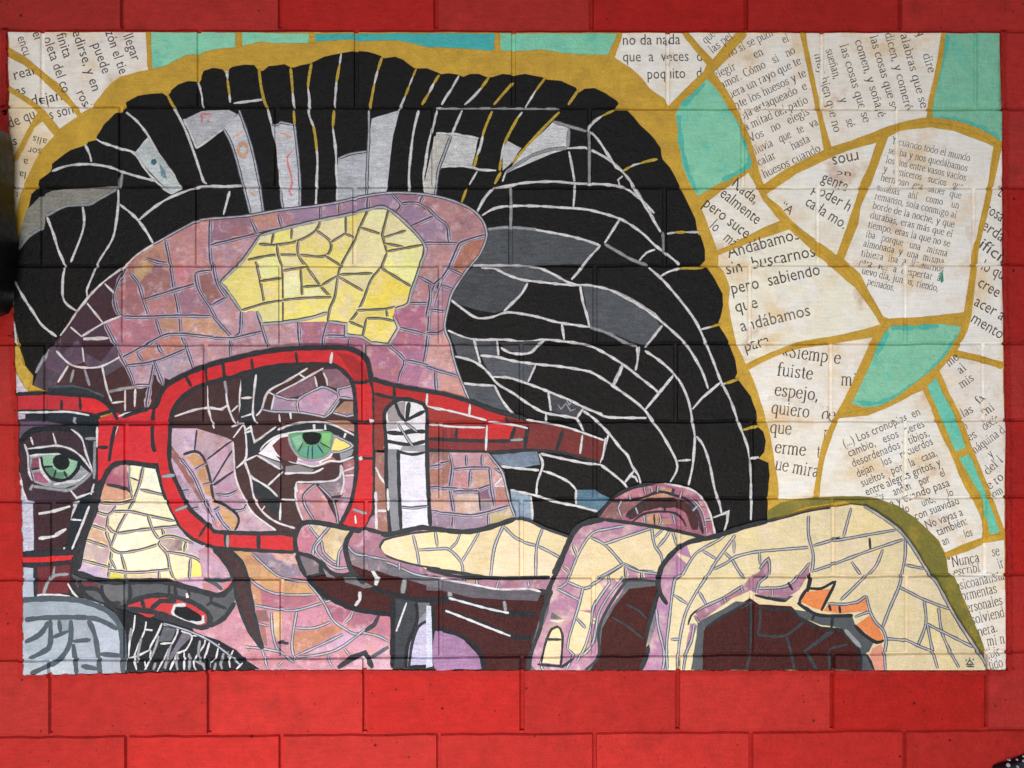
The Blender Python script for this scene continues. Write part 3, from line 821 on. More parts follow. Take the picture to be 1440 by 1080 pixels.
# ------------------------------------------------------------------ hair
draw('''
P hair dark
f 20,19,19 @0,400 92,230 90,0 @0,200 100,700 110,690 130,560 185,400 200,330 240,290 250,240 320,190 330,165 330,140 380,100 450,50 535,25 @0,0 548,925 555,900 612,888 612,865 660,790 730,720 770,705 795,690 800,650 870,610 960,595 1030,590 1055,608 1078,590 1085,570 1130,535 1190,515 1235,515 1252,525 1275,480 1290,450 1350,430 1410,440 1428,470 @300,0 98,470 100,440 120,425 200,412 260,415 285,450 315,450 330,435 350,420 450,410 490,430 510,430 560,415 605,405 640,390 700,360 800,340 825,335 900,325 980,330 1060,355 1080,370 1150,362 1200,380 1270,430 1295,435 1350,435 1420,460 @600,0 90,470 140,463 200,475 230,490 270,472 330,470 385,490 415,490 480,470 540,475 570,480 620,470 730,490 760,505 850,515 945,555 960,590 1000,565 1060,560 1130,590 1200,640 1215,660 1180,700 1270,700 1350,790 1440,880 @860,0 310,940 315,985 @860,200 320,110 340,130 370,160 420,260 470,360 530,490 540,550 545,585 560,590 590,680 590,750 560,785 600,795 650,860 700,960 705,1050 @860,400 705,130 690,210 672,250 690,280 740,360 780,480 795,560 780,592 810,615 880,710 915,800 920,870 @860,580 920,90 960,120 975,180 965,250 930,290 990,320 1000,400 985,530 985,690 640,800 @600,580 -900,800 @0,400 1400,300 320,640 205,640 215,575 160,510 130,400
@0,0
s m 1060,600 1090,660 1150,770
s w 1100,680 1150,770 1190,860 1240,1000 1290,1150 1310,1165
s w 1250,520 1275,600 1285,680
s w 800,712 870,770 940,860 1000,970 1080,1080 @0,200 1100,210 1150,300
@0,200
f 196,204,208 935,-30 990,50 1030,100 1100,210 1150,300 1090,330 1030,270 930,170 855,65
f 120,150,165 1010,130 1050,180 1060,240 1020,210
s w 610,-20 640,0 760,40 850,70 920,170 980,240 1060,310 1090,330
F 60,110,130 960,110 985,105 995,130 975,150 955,135
s w 540,15 570,80 580,125
s w 330,185 430,150 570,140 700,160 780,190 900,225 985,245
f 142,141,134 750,280 640,280 480,290 330,310 250,350 170,430 130,560 120,680 170,620 270,540 290,470 420,410 560,400 640,360 740,300
s g 120,680 170,610 270,540
s g3 290,470 420,405 560,395 640,355 740,298
l g 770,190 760,240 755,290
s w 750,300 750,390 735,520 710,620 630,750 590,840 550,940 555,980
s w 760,395 830,450 880,500 930,570 970,640
s w 880,495 930,450 1010,390 1080,350 1180,310 1280,280 1440,280 1520,275 1650,285
s w 300,475 340,580 370,680 410,780 400,860 400,980 430,1030 490,1070
s w 525,410 535,490 520,580 450,760
s w 95,880 150,980 215,1080 @0,400 270,260 360,330
@0,200
l w 1455,310 1415,460
@300,0
f 186,186,196 -185,760 -70,705 100,695 150,722 90,800 -105,935
l r -75,720 -70,780
l r -75,720 -5,725
l r2 -40,760 -20,775
s w -185,755 -140,850 -105,940
s w -105,940 60,820 90,800
f 200,203,212 65,815 160,720 215,840 250,960 275,1090 300,1230 320,1350 240,1360 200,1220 170,1080 130,950
F 212,165,140 150,930 180,895 215,915 225,960 200,1000 160,990
F 200,203,212 170,940 190,920 208,935 210,960 190,975 172,970
l o 125,870 185,835
l o 220,1205 270,1240
s h 65,815 110,900 150,1020 175,1120 210,1250 235,1350
s h 165,700 215,840 250,960 290,1150 320,1350
l w 130,655 310,632
l w 85,450 92,500
l m 90,500 103,600
l w 103,600 108,650
s m 290,440 305,560 330,660 348,695
s w 345,690 370,790 400,920 415,1080 430,1200 430,1260
f 204,206,216 370,795 430,775 505,790 525,900 545,1080 550,1310 445,1325 430,1150 405,950
l o 420,840 495,870
s r 500,960 470,990 475,1050 490,1100 500,1160 480,1210 500,1240
s h 430,1200 430,1260 443,1325
l h 370,795 430,775 505,790
s m 490,430 500,540 503,590
s w 503,590 508,640 512,685
l m 510,700 515,790
s h 515,790 530,920 545,1080 550,1200 550,1310
s m 622,400 605,500 600,560
s w 600,560 610,640 605,720 635,800
s m 635,800 648,880 655,950
s w 655,950 660,1020 655,1150 650,1300
l w 810,340 800,410
l m 800,410 780,520
l w 780,520 768,680
l m 765,700 757,810
s w 757,810 775,950 780,1080 785,1180 785,1285
f 186,190,200 790,1005 870,975 980,960 975,1240 880,1260 790,1285
f 200,203,210 1005,750 1180,700 1140,850 1120,1000 1100,1200 1085,1235 970,1240 985,960 990,850
s h 790,1005 870,975 980,958
s h 985,700 985,850 980,960 975,1080 970,1240
l m 1068,365 1040,450
l w 1040,450 1020,530
l m 1020,530 990,690
l m 1285,435 1262,490
l w 1262,490 1240,545
l m 1240,545 1215,610
l w 1215,610 1175,700
l m 1430,475 1395,530
l w 1395,530 1365,590
l m 1365,590 1320,665
s w 1300,700 1265,850 1240,1080 1240,1180 1240,1215
@600,0
l w 205,480 160,560
s w 165,555 120,620 95,665
s w 65,700 40,800 10,920 -10,1060 -20,1120 -10,1220
l m 395,490 345,560
s w 345,560 290,620 240,665
s w 225,700 190,780 120,950 80,1080
s m 550,520 480,600 425,665
s m 415,705 370,810 355,860
s w 355,860 340,930 320,980
s m 320,980 305,1040 295,1065
l m 750,495 690,575
s w 690,575 650,640 625,680
l w 605,710 575,750
s m 580,740 520,850 490,910
s w 490,910 475,980 470,1010
l m 470,1010 462,1080
s m 960,570 930,615 895,665
s m 840,710 750,800 640,920 540,1030
l w 60,685 200,687 420,685 640,688 840,688
f 200,198,194 45,860 60,850 150,860 75,1080 60,1200 40,1340 -5,1340 -10,1150 20,1000
f 208,210,214 160,855 325,880 310,960 285,1055 180,1040 95,1060 85,1040
l w 60,845 180,850 330,877
s h 155,860 110,980 75,1080 60,1200 40,1330
@600,200
s w 95,160 180,150 290,160 330,175 440,180
@600,0
f 202,203,208 510,890 600,940 530,1040 480,1080 478,960
f 212,213,218 800,770 900,815 895,945 800,970 680,1020 560,1070 500,1100 640,930
s g 800,770 900,800 1010,832
l g 900,815 893,945
@600,200
s g 500,190 560,150 680,80 800,45 890,40
s w 890,40 1000,35 1040,50 1150,110 1230,180 1290,250 1340,330 1440,490
@600,0
s m 1185,700 1150,715 1110,735
s w 1110,735 1060,770 1030,800 1020,830
s w 1030,830 1080,880 1140,970 1200,1060 @600,200 1230,180
@600,200
l g 1025,-70 1030,0 1030,270
s w 900,60 920,160 935,250
l w 937,265 935,330 928,410
s m 1460,108 1380,125 1350,135
s w 1350,135 1310,145 1285,160
l m 1290,155 1240,185
s w 1240,215 1210,240 1220,270
s w 430,290 530,275 620,258 800,250 940,262 1040,265 1150,270 1240,285 1300,320 1370,380 1440,450
l g 530,280 535,400 530,560
s w 350,465 430,420 530,405 700,405 860,415 1000,425 1110,450 1220,485 1300,530 1380,590 1440,650 1520,710 1600,775
s w 318,445 370,350 430,285
l m 430,265 470,190
l w 480,250 500,190
l m 220,385 255,290
l w 270,270 320,185
f 82,86,92 385,560 530,540 700,555 900,590 1090,655 1000,750 990,772 700,778 290,790 370,640
s g 385,552 530,540 700,555
s w 690,555 880,590 1000,620 1100,655
s w 1220,490 1170,570 1125,640
s w 1100,655 1020,740 960,820 915,870
s g 1125,645 1220,700 1300,745 1400,780
f 74,77,83 290,790 370,800 480,830 560,865 640,885 590,970 500,1060 430,1080 300,1060 220,1030 150,990 200,880
f 80,83,89 500,790 700,795 800,830 900,890 780,880 620,875 500,830 400,797
s w 345,795 430,800 500,835 600,870 720,885 860,900 970,905 1060,910 1200,950 1320,1010 1440,1090 1485,1135
s w 290,780 500,780 640,785 720,800 800,835 900,890 960,905
s w 640,890 600,960 540,1020 490,1070
@860,200
s w 120,260 190,370 250,470 310,570
s w 175,750 220,700 275,680
l g 325,565 330,705
l w 350,580 400,572
l m 400,572 470,570
l w 470,570 550,570
s w 310,850 360,820 430,800
l m 430,800 580,795
@860,400
s w 235,-105 320,-30 400,60 480,160 540,250 590,360 640,480 690,610 750,730 800,870 850,1000 870,1080 885,1250 880,1490
s w 315,235 400,310 470,380 540,490 580,570 610,660
s w 0,40 110,90 220,160 330,250
@600,400
f 86,90,97 985,10 1060,15 1200,60 1330,130 1440,210 1480,260 1430,330 1390,390 1290,360 1200,320 1040,280 1010,150
s w 970,5 990,120 1010,180 1030,270
s w 1200,55 1330,125 1440,200 1500,250
s w 150,95 220,150 300,205 350,215 420,205 490,180 560,180 700,205 830,240 1030,270
s g 1030,270 1150,310 1250,365 1330,390
s g 1480,270 1440,320 1380,400
s w 135,290 220,330 310,350 500,350 620,365 750,350 860,360 1000,380 1100,420 1240,505 1350,590 1440,660 1475,695
l w 855,250 870,350
f 80,82,88 145,300 220,335 305,355 330,490 200,460 165,370
f 82,84,92 310,360 440,355 450,455 340,450
f 72,74,80 460,365 740,355 680,420 590,435 490,410
s w 470,400 520,430 590,440 660,430 710,380 750,350
l w 445,350 455,450
s w 300,350 320,430 340,500
f 88,92,100 345,455 450,465 690,510 640,620 600,610 420,585 370,510
f 86,90,98 230,640 430,645 500,780 540,825 430,800 270,740
f 74,76,82 780,690 870,720 990,780 950,845 880,830 790,800
s w 180,455 280,480 350,520 400,570 450,630 550,690 620,740 700,790 760,815 880,835 950,850 970,880 1000,950
s w 340,450 450,460 550,485 700,505 850,520 1000,545 1060,565 1180,640 1250,690 1330,750 1390,810 1440,870
l w 690,510 640,620
s w 420,585 520,590 600,615 700,650 800,690 900,730 1000,780 1100,820 1150,840 1390,845
l w 1240,505 1210,570 1180,630
s w 225,625 320,635 430,640
s w 430,640 470,720 520,790 560,830
l w 770,680 785,800
l g1.6 830,760 850,790 880,752 910,800 942,788
l g1.6 880,725 902,762 925,735
l w 990,785 950,845
s w 990,800 1060,850 1150,940 1230,1040 1270,1080 @600,580 1300,340 1340,400 1355,460
@600,400
s w 1150,950 1130,1020 1110,1110
l w 755,820 755,870
l w 1345,395 1325,540
@860,400
l w 320,260 270,325 210,400
s w 160,395 165,470 150,545
s w 210,420 300,480 390,560 440,630 480,720 500,800 510,870 @860,580 525,150 520,250 510,350 485,460
@860,400
l w 395,570 330,650 210,795
l w 70,520 15,635
l w 510,790 570,720 685,622
l w 690,640 720,625
l m 715,628 800,600
l w 565,285 630,268
l m 630,268 690,250
s w -10,630 120,720 210,795 250,860 @860,580 300,110 360,210 410,310 410,370 370,440
@860,580
s w 535,150 580,210 620,330 650,480 680,570 695,640
l w 640,665 735,630 730,690 710,755
l w 420,305 500,300
s w 85,440 120,400 150,410 165,440
l m 830,110 930,85
l w 870,295 930,282
@600,580
f 122,136,156 395,255 700,245 720,330 600,350 450,335
f 148,166,186 530,495 660,530 670,685 560,665 540,580
f 92,124,146 950,490 1060,490 1160,545 1085,625 950,590
s w 720,260 850,290 1000,320 1100,330
s w 710,260 735,330 700,440 695,520
s w 735,370 800,390 900,440 945,490
l w 945,490 945,590
s w 470,340 600,355 710,365
s w 530,490 620,510 690,525 780,555 860,575 945,590 1080,625
s w 1100,330 1180,390 1250,450 1275,485
l w 1310,370 1255,440
l w 660,530 670,680
f 200,166,70 @0,400 100,375 130,400 150,500 215,580 180,680 100,540
f 208,196,210 102,555 180,680 108,692
s w3 90,235 100,300 106,380
''')
# ------------------------------------------------------------------ the face
draw('''
P face skin
@0,0
f 40,38,44 120,2700 640,2650 1040,2660 2400,3150 2550,3360 2980,3360 3470,3560 3780,3310 4500,3420 5000,3400 5600,3300 6225,4238 1440,4243 800,4255 300,4268 150,4270 130,3300
R 188,124,128|196,140,150|172,104,122|206,160,155|185,140,165|204,146,122|150,98,96|212,176,172|168,120,140|196,130,104
o @0,200 490,1075 560,985 660,885 800,780 870,715 980,645 1060,600 1150,550 1250,500 1340,485 1440,478 @300,200 230,465 430,430 650,405 800,380 950,345 1130,322 1300,328 1440,350 @600,200 100,350 200,385 290,430 350,490 378,560 375,620 330,720 270,790 200,890 160,960 140,1030 @600,400 125,170 115,270 150,370 175,480 215,600 270,730 150,720 0,690 @300,400 1150,650 1010,640 930,560 900,500 800,480 500,480 300,500 100,540 0,560 @0,400 1440,540 1300,580 1180,640 1050,720 990,800 930,830 860,830 750,850 700,790 650,740 560,700 440,690 330,690 215,640 240,560 310,410 390,330
@0,200
s n 800,790 730,950 740,1060 @0,400 750,180 775,205
@0,200
l w2.5 665,895 725,955
s n 825,830 880,900 910,1000 945,1095
l n 930,735 1000,760 1090,770
s n 1050,620 1080,770 1100,900 1130,1050 1145,1150 1150,1215 1190,1320 1230,1440
s n 905,1000 1100,940 1240,900
s n 1335,490 1330,650 1345,800 1390,900 1440,970
l n 1335,655 1440,628
s n 1240,830 1290,820 1340,815
s n 1240,830 1260,930 1330,1040 1345,1070 1400,1160 1440,1205
l n 1330,1035 1440,985
f 208,174,112 860,770 930,745 970,780 960,820 920,850 880,900 850,820
f 226,128,150 1100,790 1180,780 1220,790 1160,895 1110,830
@0,400
s n 780,205 900,208 1140,200 1335,203
s w2.5 520,330 650,250 770,200
s n 670,250 720,350 780,470 830,570 855,650
l n 990,220 1025,330
s n 780,465 900,400 1040,325 1150,315 1300,330 1440,345 1480,350
l n 870,430 910,490
l n 990,370 1030,440
s n 800,515 980,490 1180,410
l n 980,490 955,620 930,780
l n 980,490 1040,650
l n 850,640 950,636
s w2.5 555,100 500,160 440,250 385,325
l w2.5 450,270 520,330
l w4 530,345 690,340
l w2.5 525,400 535,490
s w2.5 360,420 440,500 520,525 640,520 760,460
s w2.5 650,520 680,660 710,740
l w2.5 435,515 370,620
l w2.5 555,120 620,200 660,250
l w2.5 710,750 790,740
l w2.5 795,670 795,800
l w2.5 860,660 855,775
s g 690,680 780,660 860,650
l g 470,540 450,620
l g 540,540 570,640
l g 310,410 230,560
s e4 330,655 450,645 560,670 660,710
d 66,40,50 650,120
d 66,40,50 590,420
@0,200
d 66,36,46 730,870
d 62,38,50 650,970
@0,400
d 64,42,54 500,230
d 70,50,66 600,320
d 70,48,60 440,320
d 88,70,90 350,500
d 84,66,86 600,450
d 84,66,86 450,450
d 76,64,76 300,600
d 72,46,52 410,600
d 62,36,44 600,600
d 64,34,38 500,580
d 68,36,38 750,600
d 84,74,88 730,520
d 62,32,36 750,700
d 62,32,36 740,780
d 58,30,34 830,730
d 60,36,36 890,720
d 66,34,34 1000,690
@0,200
d 166,112,106 970,900
d 192,132,130 1000,1050
d 214,152,150 1220,640
d 152,98,86 1340,920
d 202,148,112 1010,700
d 172,110,108 830,960
@0,400
d 202,152,112 1080,260
d 220,166,122 1260,260
d 192,122,136 860,280
d 205,160,170 1320,450
d 190,172,190 1090,500
d 200,165,185 900,570
@600,400
d 226,172,166 80,430
d 224,162,146 130,640
d 214,152,180 20,600
@600,200
d 196,142,142 260,480
d 166,138,172 60,570
d 186,118,84 260,690
d 202,152,150 50,700
@300,400
d 186,112,142 1080,480
d 190,122,160 1300,560
d 186,106,140 1250,220
@300,200
l n 0,650 290,580 480,540
l n 235,480 280,580
l n 415,460 435,540
l n 680,410 680,500
l n 800,390 800,460
l n 980,350 980,430
s n 1130,330 1190,400 1160,440
s n 1190,390 1300,390 1400,470
l n 1400,470 1240,540
l n 1330,340 1310,385
l n 1330,640 1440,640 1550,642
@600,200
s n 0,410 70,480 130,530 142,630
s n 375,590 280,615 205,645
s n 210,640 140,800 80,900 30,1080
l n 140,800 230,840
l n 90,905 165,930
l n 0,870 60,920
@300,200
s n 0,760 30,900 85,985
l n 0,1030 85,985
l n 1300,850 1400,905 1440,860
s n 1290,860 1260,950 1230,1020 
l n 1400,905 1380,1020 1240,1020
s n 1380,1020 1370,1080 1360,1220 1345,1330 1330,1410
@300,400
l n 0,200 120,335
s n 120,335 170,310 180,170
l n 0,340 120,345 330,295
s n 280,170 310,270 350,400
l n 110,350 110,460
l n 540,220 545,320 552,410
l n 725,240 700,330 690,410
l n 710,325 860,330
l n 865,340 850,420
l n 965,370 965,460
s n 1110,385 1210,480 1185,560 1170,620
l n 1175,275 1340,315
l n 1210,480 1330,505 1440,550
l n 1410,550 1412,670
@600,400
l n 0,310 70,310 120,280
l n 0,520 70,545 190,578
l n 55,550 62,680
s n 15,0 25,80 0,200
l n 15,160 115,172
E
@0,200
s w2.5 490,1075 560,985 660,885 800,780 870,715 980,645
s h1.9 970,650 1060,600 1150,550 1250,500 1340,485 1440,478 @300,200 230,465 430,430 650,405 800,380 950,345 1130,322 1300,328 1440,350 @600,200 200,385 290,430 350,490 378,560 375,620 330,720 270,790 200,890 160,960 140,1030 @600,400 115,270 150,370 175,480 215,600 270,730
S forehead_highlight cream
R 238,228,156|240,222,130|236,226,172|238,217,116|236,229,178
o @300,200 45,890 190,750 300,590 480,540 700,490 850,460 970,430 1110,425 1330,640 1310,780 1250,950 1230,1025 1150,1055 @300,400 1140,200 1175,275 1110,380 1000,370 940,330 840,320 840,250 730,235 440,240 310,250 280,170 180,165 80,25
@300,200
s y 290,645 400,650 540,625 650,560 680,495
s y 220,745 380,715 540,715 710,720 745,635 655,560
s y 540,625 540,715 600,800 680,910 750,985
l y 500,545 495,615
l y 385,575 370,645
s y 405,650 412,715 435,800 440,1000 440,1140
l y 745,635 835,580 890,602
l y 840,465 840,580
s y 980,430 920,560 880,650 810,780 790,850 770,980 740,1050 725,1140
l y 930,540 1070,585
l y 1110,425 1070,585 1100,700
s y 1100,700 1060,795 1000,870 950,1000 910,1080 860,1140
l y 1085,602 1220,560
l y 1085,640 1210,665
l y 1100,692 1330,650
l y 1060,795 1250,912
l y 710,720 810,782
l y 800,838 1010,830
l y 790,850 950,942
l y 680,910 790,845
s y 270,755 300,880 325,1020
l y 300,880 430,860
l y 440,815 590,788
l y 555,805 565,975
l y 570,915 690,908
s y 440,1000 600,985 750,982
l y 180,1065 325,1020 440,1000
@300,400
s y 910,165 1090,155 1150,140
l y 1095,155 1105,225
s y 970,215 1060,215 1145,232
l y 970,215 945,335
l y 860,235 950,272
d 240,222,130 880,290
d 242,218,105 1050,300
@300,200
d 242,216,92 1100,960
E
l c 45,890 190,750 300,590
l c 45,890 80,925 180,1070
s c 300,590 480,540 700,490 850,460 970,430 1110,425 1330,640 1310,780 1250,950 1230,1025 1150,1055
@300,400
l c 1140,200 1175,275 1110,380 1000,370 940,330 840,320 840,250 730,235
s c 725,180 600,215 440,240 310,250
l c 310,250 280,170
U
''')
draw('''
P left_eye dark
@0,580
f 64,46,56 115,-10 640,-10 620,200 620,430 550,590 470,830 450,1080 145,1080 140,890 130,400
f 34,42,50 165,-5 640,-10 620,170 530,160 480,90 300,55 170,40
f 32,40,48 540,160 620,160 610,420 560,600 480,870 410,870 480,560 580,480 590,380 560,200
f 190,180,205 112,5 165,12 165,40 120,45
f 106,90,112 125,60 300,55 440,90 460,110 320,90 200,110 130,170
s k8 130,190 200,120 320,100 420,100 470,120
s w2.5 455,105 520,160 550,260 580,340 590,380
s w2.5 160,200 180,260 190,380 210,430
s w2.5 180,230 300,215 370,210 450,230 520,280 580,360
l w2.5 200,155 215,205
l w2.5 340,130 360,200
l g 480,30 470,70
l g 545,165 615,165
l g 605,180 600,420
f 30,34,40 180,235 300,225 420,235 520,290 575,370 500,330 400,265 190,275
f 152,156,166 190,275 260,270 390,262 500,320 570,380 500,450 400,480 300,470 220,440 200,350
f 142,78,98 195,290 250,285 265,340 200,360
f 166,92,122 215,380 270,370 330,430 300,450 225,430
S iris mural
f 138,182,152 275,270 330,265 440,290 500,310 490,370 440,410 380,425 320,400 280,340
f 88,132,108 280,345 340,345 370,375 420,375 440,400 380,425 320,400
l k3.5 360,360 345,415
l k3.5 410,370 430,415
l k3 265,345 340,340
S pupil dark
F 26,28,32 340,290 390,265 440,290 440,340 400,365 350,340
U
s k5 265,280 275,350 320,410 390,430 450,410 500,350 505,300
s w2.5 190,275 270,266 385,262
s w4 345,455 430,440 500,430 560,390
s g 210,465 320,480 440,490 520,440 580,385
l w2.5 450,490 490,540 600,500
l w3.4 600,450 580,520
l g 205,290 195,350 
l k4 205,360 260,350
s w3.4 255,290 270,370 325,440
l g 215,455 195,490
l w4 250,640 340,625 450,590 500,565
l w4 250,795 340,785 430,730
s w2.5 490,580 430,720 410,870
s w2.5 570,590 520,720 460,865
l w2.5 450,675 520,680
f 62,38,44 230,600 470,575 420,850 230,870
l w4 250,640 340,625 450,592
l w4 250,795 340,785 425,735
f 196,196,216 130,400 150,480 180,560 215,565 220,880 145,880 140,700
l w3 128,380 145,480 175,555
''')
draw('''
P glasses mural label red painted glasses frame with black outlines
@0,400
f 184,42,52 110,700 300,690 440,700 560,710 640,730 720,800 630,830 560,810 440,800 300,795 115,800
f 208,36,42 520,712 600,715 650,735 715,800 630,828 560,808 520,800
f 36,46,56 310,660 450,650 560,670 650,710 720,790 640,725 500,690 300,690
s k 110,695 300,688 440,698 560,706 640,727 725,800
s k3.5 115,800 300,798 440,802 560,815 630,832
l k4 510,710 515,795
l k4 395,730 395,800
l d3 300,695 300,795
s w2.5 115,810 300,808 440,806 570,828
f 206,36,48 630,850 750,810 790,830 950,790 990,790 1085,840 1085,1080 @0,580 1080,280 1000,320 830,315 720,330 650,420 625,430 625,200 630,50
@0,400
l k 610,825 640,820 715,800
s k 715,780 735,830 752,865
s w2.5 755,870 720,980 700,1080
s k 740,875 715,980 695,1120
l w2.5 755,835 790,820 860,805
s k 780,840 860,810 950,785
s k7 985,785 975,840 972,980 985,1060
l k 990,980 1080,975
l k 622,1030 690,1030
l w2.5 620,900 618,1030
f 160,24,36 @0,400 640,860 1080,858 1085,895 630,898
@0,400
l k 985,785 1085,840
''')
draw('''
P nose cream
R 236,232,202|238,234,210|234,228,190
o @0,580 720,330 830,318 1000,350 1040,500 1080,590 1150,720 1230,800 1350,850 1360,900 1430,960 1440,1050 @0,740 1400,430 1240,395 1000,340 820,345 660,335 500,280 @0,580 540,800 610,600 650,450
@0,580
s n 820,335 820,420 835,520
s n 910,345 890,440 870,500 848,560
s u5 680,455 760,470 830,500
l u 830,410 880,430
l n 890,485 1040,520
l n 835,515 850,560
s n 640,570 760,575 850,550
s n 850,560 780,680 740,760 700,870
s n 600,620 690,645 740,590
s n 690,650 680,760 710,860 690,1040
s n 720,625 830,625 940,650 1110,685
l n 580,710 685,745
s n 685,715 740,760 900,740 1140,715
s n 940,650 970,740 1010,800
l n 540,800 690,850
s n 700,850 760,885 900,865 1010,830
s n 1030,735 1040,780 1010,830 1060,890 1080,990 1110,1060
s n 1010,800 1060,780 1130,790 1230,830
s n 1060,880 1180,900 1260,930 1310,1000 1322,1060
l n 1180,820 1170,880
l n 520,930 690,975
l n 700,920 740,990
l n 770,890 800,1000 800,1070
s n 690,995 860,1010 1080,990
l n 1210,920 1200,1060
l n 1010,1000 1012,1070
d 166,88,112 760,400
d 206,152,128 730,530
d 190,166,186 655,600
d 192,152,166 640,690
d 202,158,132 630,770
d 178,152,168 600,850
d 188,162,172 590,940
d 190,166,200 580,1010
d 210,200,84 750,1030
d 206,182,152 900,1035
d 138,114,120 1100,830
d 190,168,188 1240,850
d 238,216,110 1250,990
d 202,168,196 1390,1020
d 240,224,182 1140,960
@0,740
d 196,160,190 1250,360
E
s k7 @0,580 600,650 650,450 720,335 830,318 1000,345
s k6 @0,580 1000,345 1040,500 1080,590 1150,720 1230,800 1310,830
s k7 @0,580 620,600 540,800 500,990
''')
